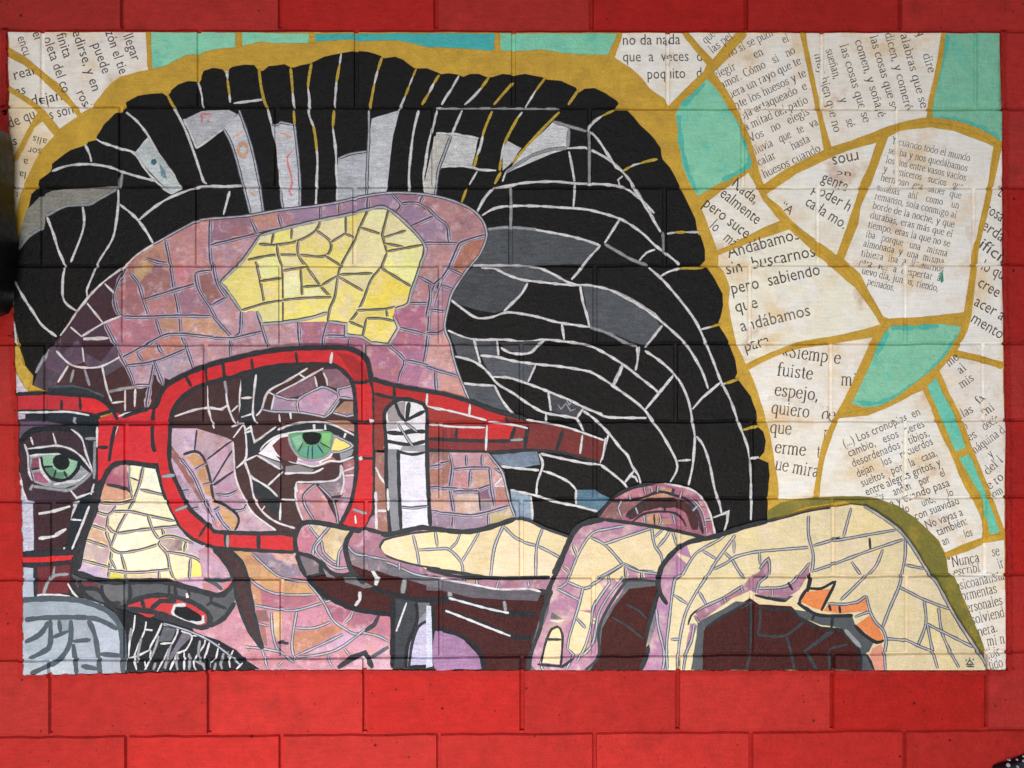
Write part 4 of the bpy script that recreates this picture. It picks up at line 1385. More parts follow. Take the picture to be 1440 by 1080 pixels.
draw('''
P lower_face skin
@300,740
f 206,142,158 -90,150 0,110 510,140 600,330 700,460 900,520 1130,560 1135,905 270,908 200,860 -100,700 -150,600 -60,400
f 206,168,192 -90,160 0,190 70,240 110,320 0,350 -60,300
f 212,162,88 110,150 240,160 330,250 470,330 600,350 640,420 540,430 440,430 330,390 230,320 170,200
f 124,120,138 240,160 370,170 400,210 540,240 560,310 430,320 340,260
f 222,174,154 370,165 520,160 540,240 420,210
f 178,94,114 240,350 330,400 450,435 650,440 660,470 500,520 380,510 260,490
f 200,142,84 235,360 300,400 310,500 260,490
f 132,84,70 270,530 340,530 360,600 280,600
f 150,96,80 295,620 330,615 345,760 315,740
f 226,188,124 385,540 430,540 430,730 385,680
f 196,128,78 510,660 680,650 780,620 820,650 700,720 520,800 490,740
f 164,80,110 720,490 880,530 820,610 760,590
f 164,84,108 890,530 1040,560 960,650 840,640
f 196,110,130 1050,560 1130,570 1130,700 970,660
f 216,142,166 540,540 690,510 740,590 520,640
f 214,172,204 560,790 830,670 900,690 820,760 640,800
f 222,160,180 900,680 1120,740 1050,800 960,790 900,830 850,770
f 226,180,196 830,900 960,800 1110,770 1130,900
f 200,130,140 230,780 420,800 480,890 270,900
s h1.9 225,330 330,400 440,430 640,430
s h1.9 260,495 400,520 520,530 700,480 750,465
s h1.9 600,350 700,480 760,590 840,650 900,680 960,670
s h1.9 945,670 1040,690 1120,730
s h1.9 530,540 500,740 520,850
s h1.9 370,540 380,680 420,790 520,860
s h1.9 520,640 640,640 750,600
s h1.9 825,680 700,740 520,820
l h1.9 890,530 870,580 830,615
l u6 1050,560 1020,620 960,660
s h1.9 960,650 830,750 720,800 530,830
l h1.9 280,610 360,630
s h1.9 200,760 310,770 420,790
l h1.9 830,770 870,820
l h1.9 720,810 740,860 760,890
l k8 790,893 880,830 960,800 1010,893
l e 1000,830 1110,760
l h1.9 310,770 345,890
l h1.9 440,850 405,890
l k 410,733 480,738
s h1.9 250,170 340,255 440,325 600,350
f 58,30,36 10,140 100,140 180,220 220,330 260,540 310,770 220,640 150,450 130,330 80,230
s k 5,145 80,230 130,330 150,450 220,640 310,770
s k 100,145 180,220 220,330 260,540 315,775
P mouth mural
f 74,78,84 0,440 60,430 130,380 140,470 90,560 0,610 -80,600
f 206,104,104 60,400 110,340 130,350 100,400
s k6 0,430 60,425 110,390 130,350
s k6 -10,620 70,580 140,480
s e -60,330 0,350 60,400 
s e5 0,330 60,345 120,325
@0,740
f 106,34,42 235,240 450,240 440,420 235,435
f 168,178,196 145,255 225,265 225,455 150,455
f 206,34,40 145,195 300,190 470,180 455,210 330,225 150,225
l k8 145,172 300,168 460,163
s k6 150,240 330,240 440,225
l k6 230,245 232,450
s g 330,330 350,250
s g 280,430 330,320 440,300
s w2.5 240,435 330,430 450,440
s w2.5 435,360 470,420 500,450
f 80,82,88 460,300 560,345 700,355 820,355 1000,350 1130,370 1280,410 1440,440 1440,520 1400,590 1330,620 1320,560 1200,470 1040,435 900,450 800,490 740,510 620,490 560,440 500,390
f 104,44,54 470,360 600,350 650,380 560,400
F 98,98,102 665,370 780,365 800,440 770,480 700,480 660,430
s k6 650,370 655,430 700,482 770,482
s k6 500,390 620,395 660,440
f 190,44,50 810,480 900,450 1050,440 1200,480 1310,550 1310,610 1270,630 1150,600 1050,550 940,520 820,510
f 186,44,52 880,540 985,560 945,582
S nostril dark
F 24,26,32 1110,515 1170,500 1270,560 1280,605 1200,600 1110,555
s w4.5 1180,495 1110,500 1095,540 1130,580 1220,610 1290,600 1290,560
U
s k8 500,290 600,330 700,350 820,350 1000,345 1100,360 1240,400 1380,435 1440,420
s k7 800,490 920,445 1050,435 1200,470 1320,545 1330,610 1280,640 1150,600 1050,560 930,530 810,520
s k7 1330,630 1400,595 1440,560
l k7 900,460 920,520
l k7 960,520 1020,470 1120,470
l k5 1075,370 1075,430
l k5 1110,380 1120,440
l k5 1200,400 1200,460
l k5 1310,500 1340,480 1440,520
l k5 1340,410 1340,480
l w3 1185,420 1192,450
s k6 820,360 830,440 800,490
s k5 500,340 560,440 660,490 760,500
s w2.5 520,455 600,480 660,500
P moustache dark
f 32,34,40 740,520 860,550 1000,590 1180,650 1300,690 1390,720 1500,780 1570,850 1650,903 780,908 790,640
s w2.5 860,560 850,650 830,700 815,830
s w2.5 930,600 920,660 880,750 850,830
l w3.4 920,650 970,655
s w2.5 1030,610 1000,680 960,750 950,780
l w2.5 950,780 870,820 810,835
f 96,98,108 1040,630 1120,650 1090,720 1010,730
s w2.5 1020,740 1090,735
s w2.5 1040,620 1130,650 1060,800 1000,915
f 110,106,120 1160,670 1220,690 1150,760 1060,880 1030,900 1100,780
s w2.5 1150,660 1220,690 1180,780 1130,800 1080,905
s w2.5 1220,690 1290,690 1300,740 1230,850 1245,905
l w2.5 1170,790 1170,905
l w2.5 850,830 870,905
l w2.5 920,850 932,900
s w2.5 960,780 950,850 920,905
s w2.5 1330,730 1310,800 1290,840
s w2.5 1390,740 1370,830 1340,860
l w2.5 800,835 800,905
s w2.5 1480,780 1450,850
s w2.5 1540,860 1500,900
l w2.5 1445,790 1460,890
s g3 1010,690 990,760 960,830
s g3 900,700 880,800 875,860
l g3 835,640 825,720
s g3 1090,740 1060,840 1050,900
s g3 1130,800 1120,860 1130,905
s g3 1270,720 1260,800 1275,860
s g3 1420,800 1400,870 1410,900
s g 1200,800 1205,860 1200,905
l g 990,860 975,905
s g 1330,860 1330,905
s g3 1370,860 1360,905
l g3 1240,850 1290,870 1300,905
s h1.9 1040,610 1200,660 1330,720 1440,800 1520,870
P collar mural
R 138,150,164|150,162,176|160,172,186
o 148,468 300,460 500,470 650,510 740,580 765,640 762,840 772,925 150,942
s e7 165,590 300,575 560,575 660,600 750,650
s e7 325,590 325,740 290,785 190,835
s e7 315,600 260,680 165,730
l e6 380,590 390,670
s e7 455,590 455,700 430,780 370,850 290,890 200,930
l e6 340,700 440,660
l e6 465,725 580,715
s e7 565,590 610,700 640,930
l e7 470,740 492,935
l e7 640,805 770,815
l e7 520,880 630,900
d 165,175,187 240,640
d 158,170,184 240,760
d 172,180,196 680,720
d 151,159,173 520,660
d 176,184,194 400,900
d 158,166,180 560,800
d 163,170,184 700,880
d 167,175,185 180,860
E
s e8 148,465 300,455 460,460 560,480 680,530 750,600 778,700 785,925
''')
draw('''
A glasses
@0,400
f 200,32,40 990,780 1050,650 1180,570 1300,520 1440,480 @300,400 100,480 300,435 500,410 800,405 900,425 970,480 1000,600 1020,700 1022,1000 @300,580 1022,560 1000,660 960,740 880,745 820,700 520,880 300,870 0,850 @0,580 1300,820 1230,790 1150,720 1080,590 1040,480 1010,330 980,150
f 160,24,30 @300,400 780,430 880,450 950,500 985,610 900,620 860,540
P glasses_lens skin painted view through the right hand lens of the red glasses
f 62,34,36 @0,400 1085,830 1120,760 1200,680 1300,630 1440,590 @300,400 110,590 200,560 400,515 600,505 760,510 850,570 890,640 905,800 910,1080 @300,580 905,400 870,580 800,720 520,760 420,758 300,760 100,755 0,745 @0,580 1325,712 1290,680 1200,600 1140,480 1080,340 1080,100
R 202,170,196|196,160,186|208,182,206|206,176,190
o @0,580 1085,100 1250,100 1440,160 @300,580 130,180 130,300 150,430 210,560 260,640 400,745 200,755 0,745 @0,580 1325,712 1290,680 1200,600 1140,480 1080,340
@0,580
l u 1250,110 1235,245
l u 1310,300 1440,200 1480,175
l u 1350,440 1440,290 1480,230
l u 1360,460 1440,400 1480,375
l u 1370,520 1440,530
@300,580
l u 0,460 130,370
s n 20,515 100,520 155,490
s n 90,600 140,620 200,610 220,570
s k4 1,560 70,580 150,640 165,690 140,745
@0,580
f 148,88,70 1085,200 1150,290 1230,380 1280,500 1330,620 1350,680 1300,610 1220,480 1150,370 1090,280
f 204,108,94 1340,640 1440,740 1385,738 1340,690
f 190,166,196 1100,380 1150,400 1200,500 1290,640 1200,590 1140,480
f 214,160,84 1180,280 1240,255 1290,290 1320,380 1345,520 1320,530 1280,450 1240,350
s u4 1165,265 1240,245 1290,280 1330,400 1350,520 1360,560
l n 1240,360 1310,320
l n 1290,455 1340,445
s n 1150,290 1230,400 1300,560 1360,690
l n 1150,500 1200,490
l n 1220,610 1260,600
@300,580
f 222,174,94 10,585 60,590 130,640 160,680 140,740 100,745 40,660
f 226,180,70 -10,540 30,560 20,590 -10,575
s n 10,600 60,690 110,745
l n 10,620 45,600
E
@300,400
s w2.5 80,610 95,760 140,880
s w2.5 185,600 170,720 175,850 150,880
s w2.5 -40,780 0,785 60,790 90,765
l w2.5 120,805 160,765
s w2.5 @0,400 1110,835 1250,790 1350,780 1400,790 1440,770
@0,400
s w2.5 1315,640 1320,760 1340,850 1360,910
@0,400
l g 1425,610 1440,690
@300,400
f 30,34,40 180,600 300,540 590,520 480,600 350,680 310,780 270,830 280,880 200,900 160,870 180,740
l w2.5 180,720 250,715
s w2.5 275,570 260,700 255,830 280,880
l w2.5 180,840 260,815
s w2.5 600,530 470,610 350,680 310,790 275,830
s w2.5 400,695 520,630 700,530
l w2.5 545,565 580,590
f 112,68,88 410,690 640,580 660,650 560,700 470,720
f 122,78,98 690,540 800,530 860,580 880,630 790,660 720,640
f 196,158,192 545,730 660,660 710,650 790,690 790,730 710,830 550,810
f 164,142,172 390,710 530,730 540,800 380,800
f 202,168,202 790,650 880,640 890,720 800,710
f 168,128,90 760,810 830,740 890,740 910,820 850,830
@300,580
f 192,142,104 720,50 850,50 910,90 910,130 780,80
@300,400
l w2.5 645,580 660,650
s w2.5 700,560 720,600 725,640
l w2.5 350,680 390,700 370,800
s h1.9 310,790 390,805 550,810 710,840
s h1.9 545,810 540,730 660,660 710,650 790,690 800,715 710,835
l h1.9 390,700 470,725 540,730
l h1.9 790,690 790,660 880,640
l h1.9 800,715 890,725
l h1.9 800,735 750,810 710,840
l h1.9 760,812 850,835 910,820
l w2.5 420,820 425,870
l w2.5 490,810 495,850
s w2.5 120,900 190,880 210,940 215,1000
l w2.5 190,890 130,970
s w2.5 210,920 240,900 265,990 330,950 400,900 
@300,580
f 30,34,40 210,130 240,110 270,190 400,100 500,70 620,60 740,75 850,120 910,160 910,220 880,220 800,150 700,110 600,110 480,120 380,170 300,230 280,270 215,300
s w2.5 410,110 500,75 620,60 740,70 850,120 905,150
l w2.5 200,130 245,115 265,185 330,145
l w2.5 640,75 642,110
l w2.5 710,75 712,110
l w2.5 840,130 830,160
f 30,36,42 240,400 360,480 410,540 430,640 420,670 330,590 260,500
s w2.5 200,310 240,400 300,440 360,480 410,530
s w2.5 205,310 240,420 260,530 310,620 400,690 520,730
l w2.5 430,550 540,555
l w2.5 430,570 425,680
l w2.5 440,375 350,460
l w2.5 310,620 330,590
s w2.5 210,140 215,240 205,300 150,350
s w2.5 130,190 135,300 150,430 210,560 260,640 400,745
l w2.5 205,305 280,270
f 204,142,152 530,450 650,450 710,530 790,700 780,710 570,680 530,570
f 112,112,120 670,450 790,430 820,340 830,430 810,520 740,530
f 206,154,176 830,410 900,400 890,500 860,600 800,690 780,570 820,520
f 162,82,98 820,320 890,290 910,350 900,400 830,400
s w2.5 530,440 780,425 810,330
s w2.5 530,440 525,550 570,680
s n 650,450 570,540 640,680
s n 670,460 760,560 790,700
l n 740,545 880,545
l w2.5 830,370 900,345
s w2.5 810,330 830,430 810,520
l w2.5 830,400 900,395
P right_eye mural
f 226,222,230 290,260 380,170 480,125 600,120 720,130 800,150 890,210 840,240 760,260 740,300 640,340 500,320 400,270 430,310 340,280
f 98,48,52 375,210 430,160 490,150 500,220 540,290 530,320 440,300 400,250
f 142,142,152 290,265 350,290 430,320 440,360 350,320
f 128,124,128 460,340 540,330 640,360 620,380 460,380
f 142,142,152 800,250 890,230 880,270 810,300
f 202,162,196 535,300 670,310 680,340 560,330
f 162,104,90 690,310 760,280 780,300 700,335
s w2.5 300,240 330,200 420,145 560,120 700,110
S iris mural
F 92,150,108 480,140 560,125 740,120 760,180 740,250 690,290 620,300 550,280 500,210
f 130,182,152 500,160 560,140 570,200 530,230
f 88,158,138 540,240 600,210 680,200 710,260 620,290
f 122,184,112 690,130 745,130 740,220 690,200
l u2 570,190 540,250
l u2 605,210 600,290
l u2 630,205 630,290
l u2 660,200 700,260
l u2 680,190 750,230
s g3 480,150 500,220 550,280 620,300 700,285 750,240 770,140
S pupil dark
F 22,24,26 570,130 680,130 670,190 620,205 580,180
U
f 238,216,122 770,170 810,165 880,210 800,250 750,240
s h1.9 745,245 800,250 885,210 810,165 775,150
s w2.5 280,270 350,310 430,360
s w2.5 450,385 560,380 640,380 700,350
s w2.5 530,310 640,340 740,305 800,310 890,280
A glasses
s k7 @0,400 990,780 1050,650 1180,570 1300,520 1440,480 @300,400 100,478 300,432 500,407 800,402 900,422 972,480 1000,600 1022,700 1024,1000 @300,580 1024,560 1003,660 965,740
s k6 @0,400 1085,840 1120,760 1200,680 1300,632 1440,592 @300,400 110,592 200,562 400,517 600,507 760,512 848,572 888,642 903,800 908,1080 @300,580 905,400 872,570 810,700
s k6 @0,400 1085,840 1078,1000 @0,580 1078,300 1095,380 1140,480 1200,600 1290,685 1325,715 @300,580 0,748 100,758 300,764 420,762 520,775
s k5 @0,580 1310,830 @300,580 0,852 300,872 515,882
@0,400
l k5 1180,580 1215,645
l k5 1300,520 1310,620
l k5 1415,495 1425,590
@300,400
l k4 65,500 75,590
l k4 245,470 255,545
l k4 525,430 535,500
l w3.6 755,430 745,500
s k5 890,620 940,622 1000,605
s k4 915,865 965,870 1025,860
l w4.5 990,862 1018,862
@300,580
l k4 925,290 1020,290
l g 885,610 970,640
l w4 930,280 940,300
l w3.5 525,470 530,500
@0,580
l g4.5 1030,405 1110,395
l g4 1115,620 1190,590
l k4 1265,785 1310,710
@300,580
l k5 80,770 85,850
l g4 95,775 95,850
l k6 290,765 290,870
s w3 905,700 900,650
S temple mural
R 194,28,32|186,30,34|176,30,34
o @300,400 1010,600 1150,640 1440,690 @600,400 100,690 270,740 430,800 630,850 860,895 1000,940 1120,980 1115,1080 @600,580 1095,310 1000,290 850,250 640,235 400,250 10,240 @300,580 1022,235 @300,400 1022,700
@600,400
s w2.5 5,770 150,800 270,830 380,860
l w2.5 275,755 270,830
l k5 500,840 510,870
s w2.5 30,885 180,900 370,905
s k 10,975 200,985 480,990 620,980
l k5 190,910 190,970
l w2.5 382,890 375,1050
l k6 560,900 530,985
l k6 640,890 620,1040
l k6 862,920 820,1050
l w2.5 985,950 970,1070
s w2.5 390,868 560,890 640,910
l g 530,985 610,980
@300,400
l k5 1145,645 1150,720
s k5 1020,690 1150,720 1240,725 1350,770
l w2.5 1355,690 1350,780
l w2.5 1360,770 1440,795
l w2.5 1365,885 1440,888
@600,400
d 112,36,34 740,960
d 110,36,33 900,1000
d 104,32,30 1050,1020
d 124,36,42 200,1020
d 122,38,42 480,1020
d 152,44,40 150,840
d 134,40,36 590,950
@300,400
d 140,40,38 1060,760
d 178,34,36 1080,660
@300,580
d 132,50,42 1060,200
E
s k6 @300,400 1010,600 1150,640 1440,690 @600,400 100,690 270,740 430,800 630,850
s w2.5 @600,400 630,855 860,897 1000,942 1120,985
l w2.5 @600,400 1130,970 1115,1080 @600,580 1095,320
s k6 @600,580 10,240 400,252 640,235
s k4 @600,580 640,235 850,252 1000,292 1095,315
U
A lower_face
@300,580
f 166,108,76 1030,250 1090,255 1100,500 1110,770 1030,760 1025,500
f 190,130,150 1000,660 1030,640 1035,760 960,745
s w3.4 1030,345 1060,410 1095,450
l w3.4 1030,620 1105,620
l w3.4 1030,500 1035,740
l w3.4 1105,560 1115,470
R 214,166,176|206,152,142|194,134,116|210,170,190|216,172,150
o @300,580 1350,250 1440,250 @600,580 10,250 390,255 430,310 480,380 510,480 530,580 560,660 480,690 400,710 300,745 200,755 0,720 @300,580 1370,710
@600,580
s n 150,265 165,360 150,480 170,620 165,725
l n 250,270 255,350
l n 350,265 350,340
l n 20,350 140,310
s n 170,360 280,350 400,350
l n 280,360 270,470
s n 400,350 410,470 430,590
s n 20,480 150,480 300,490 400,460
l w2.5 490,400 430,460
l w2.5 430,465 510,465
l n 430,350 490,390
l n 170,500 320,500 335,510
s n 30,630 160,640 280,650 390,630 520,590
l n 390,640 390,710
l u 330,500 340,620
f 112,82,114 330,500 410,470 420,545 335,545
f 138,142,158 345,560 405,555 410,610 345,620
l n 20,640 30,725
@300,580
l n 1360,345 1440,335
l n 1365,475 1440,470
l n 1380,620 1440,632
@600,580
d 152,138,162 90,680
d 156,142,166 280,690
d 204,194,122 470,640
d 166,108,76 80,400
d 150,100,80 80,300
d 228,200,180 240,560
d 206,142,142 220,420
d 214,170,142 340,420
@300,580
d 172,110,78 1400,400
E
s h1.9 @600,580 390,260 430,310 480,380 505,480 530,580 560,660
P cigarette mural label white painted cylinder like a cigarette beside the glasses, with black bands
@300,400
F 224,220,226 1095,800 1110,765 1150,745 1220,732 1300,748 1345,790 1348,1010 1340,1040 1100,1040 1092,1000
@300,580
f 132,134,142 1095,230 1175,230 1190,730 1190,745 1120,765
f 222,220,234 1178,225 1345,225 1365,560 1372,715 1190,745
@300,400
f 152,142,146 1100,790 1150,750 1220,740 1210,860 1110,870
f 170,168,172 1100,875 1160,870 1170,910 1100,925
f 150,150,158 1200,1020 1345,1015 1345,1060 1180,1050
s k6 1100,935 1200,942 1240,930 1345,930
s k5 1100,990 1240,1012 1345,990
s k4 1170,1055 1260,1075 1345,1060
l k5 1150,740 1180,820 1220,870
l k6 1240,745 1225,860
l k 1220,860 1340,800
l h1.9 1170,880 1240,990 1270,1030
l h1.9 1210,870 1290,930
s k 1095,1260 1095,1000 1085,870 1090,800 1150,740 1220,728 1300,745 1350,790 1352,1000 1355,1240
@300,580
s k5 1095,200 1100,480 1120,765
s k6 1352,150 1355,300 1365,560 1375,715
l k5 1172,235 1178,500 1190,740
s n 1190,595 1260,602 1360,590
s w3 1105,480 1110,620
P ear skin
f 168,88,114 @600,580 1085,665 1110,620 1180,540 1260,490 1360,460 1440,450 @860,580 330,445 450,465 540,510 600,570 640,680 655,775 600,800 450,760 300,720 200,710 0,700
@600,580
f 118,64,50 1100,665 1180,550 1370,550 1240,640 1230,695
f 196,120,134 1180,545 1260,495 1360,465 1370,520 1290,540
@860,580
f 200,126,138 30,520 190,470 200,510 60,550
f 206,144,96 200,540 300,510 390,520 370,555 220,565
f 204,148,96 300,465 390,485 380,520 300,495
s B 100,660 190,600 280,578 400,572 480,610 515,680 525,740
f 206,152,88 220,640 300,640 300,705 220,705
f 176,84,110 420,480 520,500 460,520 410,510
f 196,110,150 310,640 420,640 460,720 390,710
f 206,120,134 150,690 190,650 215,700
f 204,156,100 310,670 370,670 380,705 310,705
s k4 0,560 100,555 190,540 300,500 390,520 480,555 545,640 575,765
s k4 90,660 200,560 280,548 400,545
s u3 460,540 540,640 560,740
l n 200,460 210,510
l n 290,460 285,500
l u4 390,480 380,520
s h1.9 500,540 560,600 590,680 600,760
l h1.9 580,640 620,640
l h1.9 585,720 635,720
l h1.9 40,600 60,660
l k4 200,570 205,620
l k4 330,570 335,620
s h1.9 200,640 210,700
s h1.9 300,640 310,680 300,710
l h1.9 385,640 400,700
@860,580
l h1.9 110,520 120,550
l h1.9 250,478 255,500
l h1.9 440,500 430,540
l h1.9 540,590 510,620
l h1.9 150,600 165,640
l h1.9 60,560 40,600
f 206,130,150 570,600 605,610 620,660 590,670
f 176,74,104 590,690 630,690 638,740 600,745
f 214,150,160 540,540 575,560 590,590 560,590
l h1.9 590,680 632,675
f 190,96,120 410,650 445,660 460,700 420,700
f 216,160,100 225,645 260,640 265,690 230,695
l k3 265,640 270,705
s k3 130,690 200,640 300,625 400,635 450,680 470,720
s k5 @600,580 1085,660 1110,620 1180,540 1260,490 1360,460 1440,450
s w2.5 @860,580 330,448 480,478 560,530 620,640 652,775
''')
# ------------------------------------------------------------------ the hand
draw('''
P hand cream label large painted hand in cream and mauve with bent fingers
S palm_shadow dark
@300,740
f 66,26,27 600,330 700,310 800,310 860,240 990,250 1440,360 @600,740 100,385 300,440 740,440 730,560 660,700 645,905 360,905 330,800 250,710 60,650 30,470 @300,740 1400,470 1130,560 900,520 750,470 650,390
f 58,62,68 1140,450 1290,470 1280,600 1220,750 1210,890 1135,890
f 102,102,108 1290,480 1380,480 1390,530 1280,600
f 192,186,214 1240,880 1260,700 1300,620 1370,590 1395,880
f 142,142,156 1220,880 1240,720 1290,600 1340,540 1370,540 1370,590 1300,640 1260,740 1240,880
l w2.7 1225,480 1160,660
s k5 1285,480 1290,600 1230,750 1220,890
s u4 1240,885 1260,740 1300,630 1370,590
l k5 1240,885 1390,880
l k7 1140,450 1135,890
l k7 1385,470 1400,890
s k7 530,180 580,290 650,380 760,460 900,520 1130,555
@600,740
f 206,210,232 0,500 30,500 40,880 0,890
F 158,120,158 55,660 150,670 220,700 300,780 340,840 350,896 200,898 55,898
s k6 60,645 200,680 290,740 340,800 362,905
@300,740
f 112,110,112 820,310 900,320 1020,380 960,390 840,350
l w5 930,410 930,460 900,500
l w5 1000,260 1040,330 1030,370
l g6 1215,320 1200,420
s k7 1000,390 1150,430 1300,460 1440,465 1530,455
@600,740
s k8 110,440 300,490 500,545 690,550
s w2.7 140,450 250,480 400,520 520,545
s k7 110,530 350,610 540,690 660,700
s w2.7 120,530 250,580 400,640 530,690
l g5 490,470 500,530
l g5 145,400 150,440
f 96,92,102 0,310 100,330 300,370 450,395 640,395 730,410 700,470 500,460 300,450 130,410 0,400
f 112,110,118 @300,740 860,150 960,200 1100,210 1240,280 1440,325 1440,390 1280,350 1100,300 900,230
S finger_band skin
@300,580
f 172,120,148 860,760 960,745 1070,765 1120,770 1300,730 1440,735 @600,740 400,100 800,200 780,400 640,385 440,390 330,360 230,350 100,320 0,300 @300,740 1280,300 1130,230 1000,200 900,180 850,130
@600,740
l h 235,320 240,355
f 200,160,110 245,320 310,325 310,355 250,350
l h 315,330 320,365
l h 455,340 440,390
l h 640,340 650,385
s w2.7 0,310 100,330 330,372 460,395 640,392 720,410
s k5 0,265 100,295 230,320 420,325
@300,740
s h 850,130 900,180 1000,205 1130,235 1280,300 1440,330
l h 1180,230 1180,270
U
@300,580
R 240,224,178|240,220,164|236,218,186|242,226,170
o 1060,850 1070,810 1260,760 @600,580 0,740 200,760 340,745 480,700 560,675 650,690 740,730 900,790 870,880 820,1000 790,1045 400,1045 200,1020 0,990 @300,580 1300,960 1100,910
s h 1265,770 1290,870 1305,960
s h 1290,868 1440,860 @600,580 145,865 220,945 230,1025
l h 55,745 70,850
l h 215,760 190,820 145,865
l h 335,750 290,830 220,945
s h 490,705 430,850 405,1035
s h 490,720 550,780 620,820 700,840
s h 735,725 695,850 690,1040
s h 700,840 780,880 850,920
E
s k7 @300,580 850,830 860,775 960,740 1070,765 1120,768 1300,728 @600,580 0,728 200,752 330,742 480,698 560,670
s u4 @600,580 560,672 640,680 740,728 900,785
@300,580
s u3 1440,745 1260,762 1080,805 1058,840 1070,885 1150,925 1300,965 1440,985
@600,740
s k5 0,265 200,290 420,325 640,325 780,320
S finger_tip skin
@300,580
f 192,134,154 520,880 525,790 560,710 620,695 740,705 880,740 850,830 880,1000 800,1020 740,1010 690,950 540,900
f 240,226,182 610,705 740,715 700,770 680,790
f 240,222,160 690,800 750,725 872,745 800,860 780,940 720,900
f 200,112,134 540,790 580,720 620,760 650,800 600,880 540,880
f 92,94,98 535,895 620,910 680,940 680,1010 580,1030
f 102,104,108 690,960 760,1010 770,1050 720,1040
f 168,112,136 860,850 880,760 960,745 1065,770 1050,850 1100,910 1000,910 
f 104,106,114 850,840 960,890 980,920 1100,930 1100,1000 980,1000 880,960
s h 605,710 650,770 690,820 700,880 770,945 790,940
s h 740,720 680,790 640,850 635,900
s h 790,1000 800,880 830,840
s h 690,800 650,860 700,930 780,980 860,975
s h 850,835 900,890 1000,910 1100,930
s k7 530,885 522,790 560,710 640,693 860,733 940,750
s k7 885,745 840,830 860,960 900,1020 960,1080
s k6 530,885 620,908 680,945 750,1010 800,1025 900,1025
s k6 535,890 560,970 590,1030
l k6 685,945 680,1010
''')
